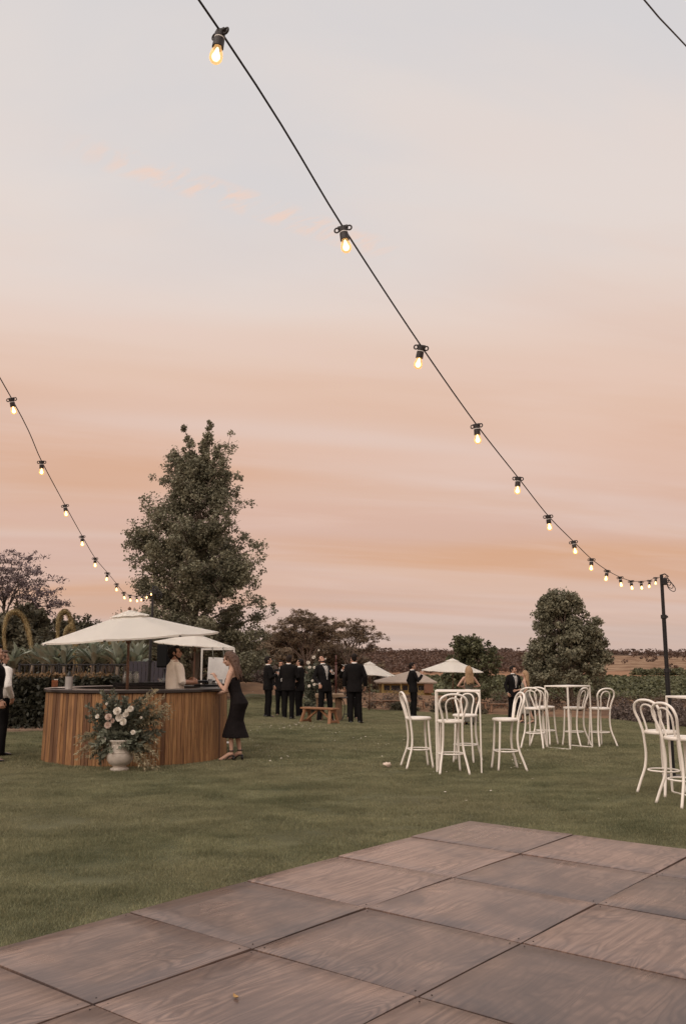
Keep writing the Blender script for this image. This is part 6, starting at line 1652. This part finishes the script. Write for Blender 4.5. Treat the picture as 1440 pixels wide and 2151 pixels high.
# the laughing man and his company
f, h = who(682, 1516, 1377); W_['l'] = person(f, h * 1.03, 215, 'laughing man leaning back with bow tie and glass in hand', SKIN_A, HAIR_M, 'suit', {'L': HOLD(-1), 'R': {'E': (.275, -.06, 1.18), 'W': (.25, .12, .98), 'd': (-.1, .25, -.9), 'n': (-.3, -.9, 0), 't': (-1, 0, 0)}}, lean=.17, head=(-.12, .42, 0), stance={'R': (.17, .0, -.3), 'L': (-.17, .06, .3)}, hair_style='crop', beard=True, curl=(1.1, .8), seed=9)
f, h = who(741, 1513, 1378); W_['h'] = person(f + Vector((0, .55, 0)), h, 172, 'suited man hidden behind another, elbow and white napkin showing', SKIN_B, HAIR_K, 'suit', {'R': {'E': (.34, .10, 1.2), 'W': (.26, .26, 1.40), 'd': (-.2, .3, .7)}, 'L': POCK(-1)}, seed=10)
f, h = who(744, 1520, 1370); person(f, h, -4, 'suited man seen from behind with both arms hanging, beside the wire table', SKIN_B, HAIR_K, 'suit', {'R': {'E': (.285, -.02, 1.18), 'W': (.275, .08, .93)}}, hair_style='crop', wide=1.05, stance={'R': (.14, .04, -.3), 'L': (-.09, -.02, .1)}, seed=11)
# the man raising his hand, the woman in olive, the couple
f, h = who(868, 1506, 1390); W_['r'] = person(f, h, -80, 'suited man in profile raising one hand beside the parasol', SKIN_A, HAIR_K, 'suit', {'R': {'E': (.225, .13, 1.17), 'W': (.15, .29, 1.37), 'd': (0, .12, .98), 'n': (-.7, .3, 0), 't': (0, -1, .2)}, 'L': POCK(-1)}, head=(-.05, -.08, 0), lean=.03, seed=12)
dg_ = [(0, 0, .12, .27, .26), (0, 0, .2, .25, .24), (0, 0, .45, .20, .19), (0, 0, .70, .178, .15), (0, -.01, .90, .182, .134), (0, 0, 1.03, .142, .11), (0, 0, 1.10, .132, .104), (0, .01, 1.22, .145, .116), (0, .014, 1.30, .150, .112), (0, .01, 1.32, .13, .1)]
f, h = who(986, 1524, 1397); person(f, h, 6, 'woman in strapless olive gown with long blond hair, back turned', SKIN_C, HAIR_L, 'dress', {'R': {'E': (.34, .02, 1.17), 'W': (.16, .2, 1.13)}, 'L': {'E': (-.34, .02, 1.17), 'W': (-.16, .2, 1.13)}}, hair_style='long', heel=.07, dress=dg_, dress_mat=OLIVE, head=(.05, -.05, 0), wide=1.12, seed=13)
f, h = who(1080, 1519, 1397); person(f, h, 205, 'suited man with bow tie walking beside the woman in silver', SKIN_A, HAIR_K, 'suit', {'L': {'E': (-.29, .0, 1.18), 'W': (-.27, .12, .95)}, 'R': {'E': (.27, -.05, 1.17), 'W': (.26, .05, .93)}}, head=(.5, -.05, 0), stance={'L': (-.12, .12, .2), 'R': (.1, -.1, -.1)}, seed=14)
ds = [(0, 0, .35, .20, .21), (0, 0, .5, .185, .19), (0, 0, .72, .176, .15), (0, -.01, .90, .18, .132), (0, 0, 1.03, .14, .108), (0, 0, 1.10, .13, .102), (0, .01, 1.22, .143, .115), (0, .014, 1.32, .150, .112), (0, .008, 1.40, .125, .085), (0, 0, 1.43, .09, .06)]
f, h = who(1104, 1521, 1407); person(f, h, 72, 'laughing blond woman in a silvery slip dress beside the suited man', SKIN_C, HAIR_L, 'dress', {'L': {'E': (-.22, -.08, 1.15), 'W': (-.2, .08, .98)}, 'R': {'E': (.2, .1, 1.15), 'W': (.15, .3, 1.1)}}, hair_style='long', heel=.07, dress=ds, dress_mat=SILVER, head=(.1, .0, 0), stance={'L': (-.07, -.22, 0), 'R': (.07, .14, 0)}, seed=15)

# what they hold
bm = bmesh.new(); lathe(bm, [(.028, 0), (.030, .004), (.034, .10), (.033, .10), (.028, .008)], 16, False); SMALLG = fin(bm, 'glass'); SMALLG.materials.append(GLASS)
for k, lab in (('g1', 'glass held at chest height by the first of the four men'), ('l', 'glass in the laughing man\'s raised hand'), ('r', 'small glass in the raised hand by the parasol')):
    q = W_[k]['L'] if k in ('l',) else W_[k]['R']; tag(obj('drinking_glass', SMALLG, None, None, q - Vector((0, 0, .04))), lab, 'glass', 'glasses in hand')
bm = bmesh.new(); box(bm, (0, 0, 0), (.16, .1, .012), Matrix.Rotation(.4, 3, 'Y'), .004); box(bm, (.03, 0, .02), (.12, .09, .01), Matrix.Rotation(-.2, 3, 'Y'), .004)
tag(obj('folded_paper', fin(bm, 'paper', False), PAPER, None, W_['h']['R'] + Vector((-.0, -.02, .06))), 'folded white paper held up beside the wire table', 'paper')

bpy.data.scenes.remove(TMP)
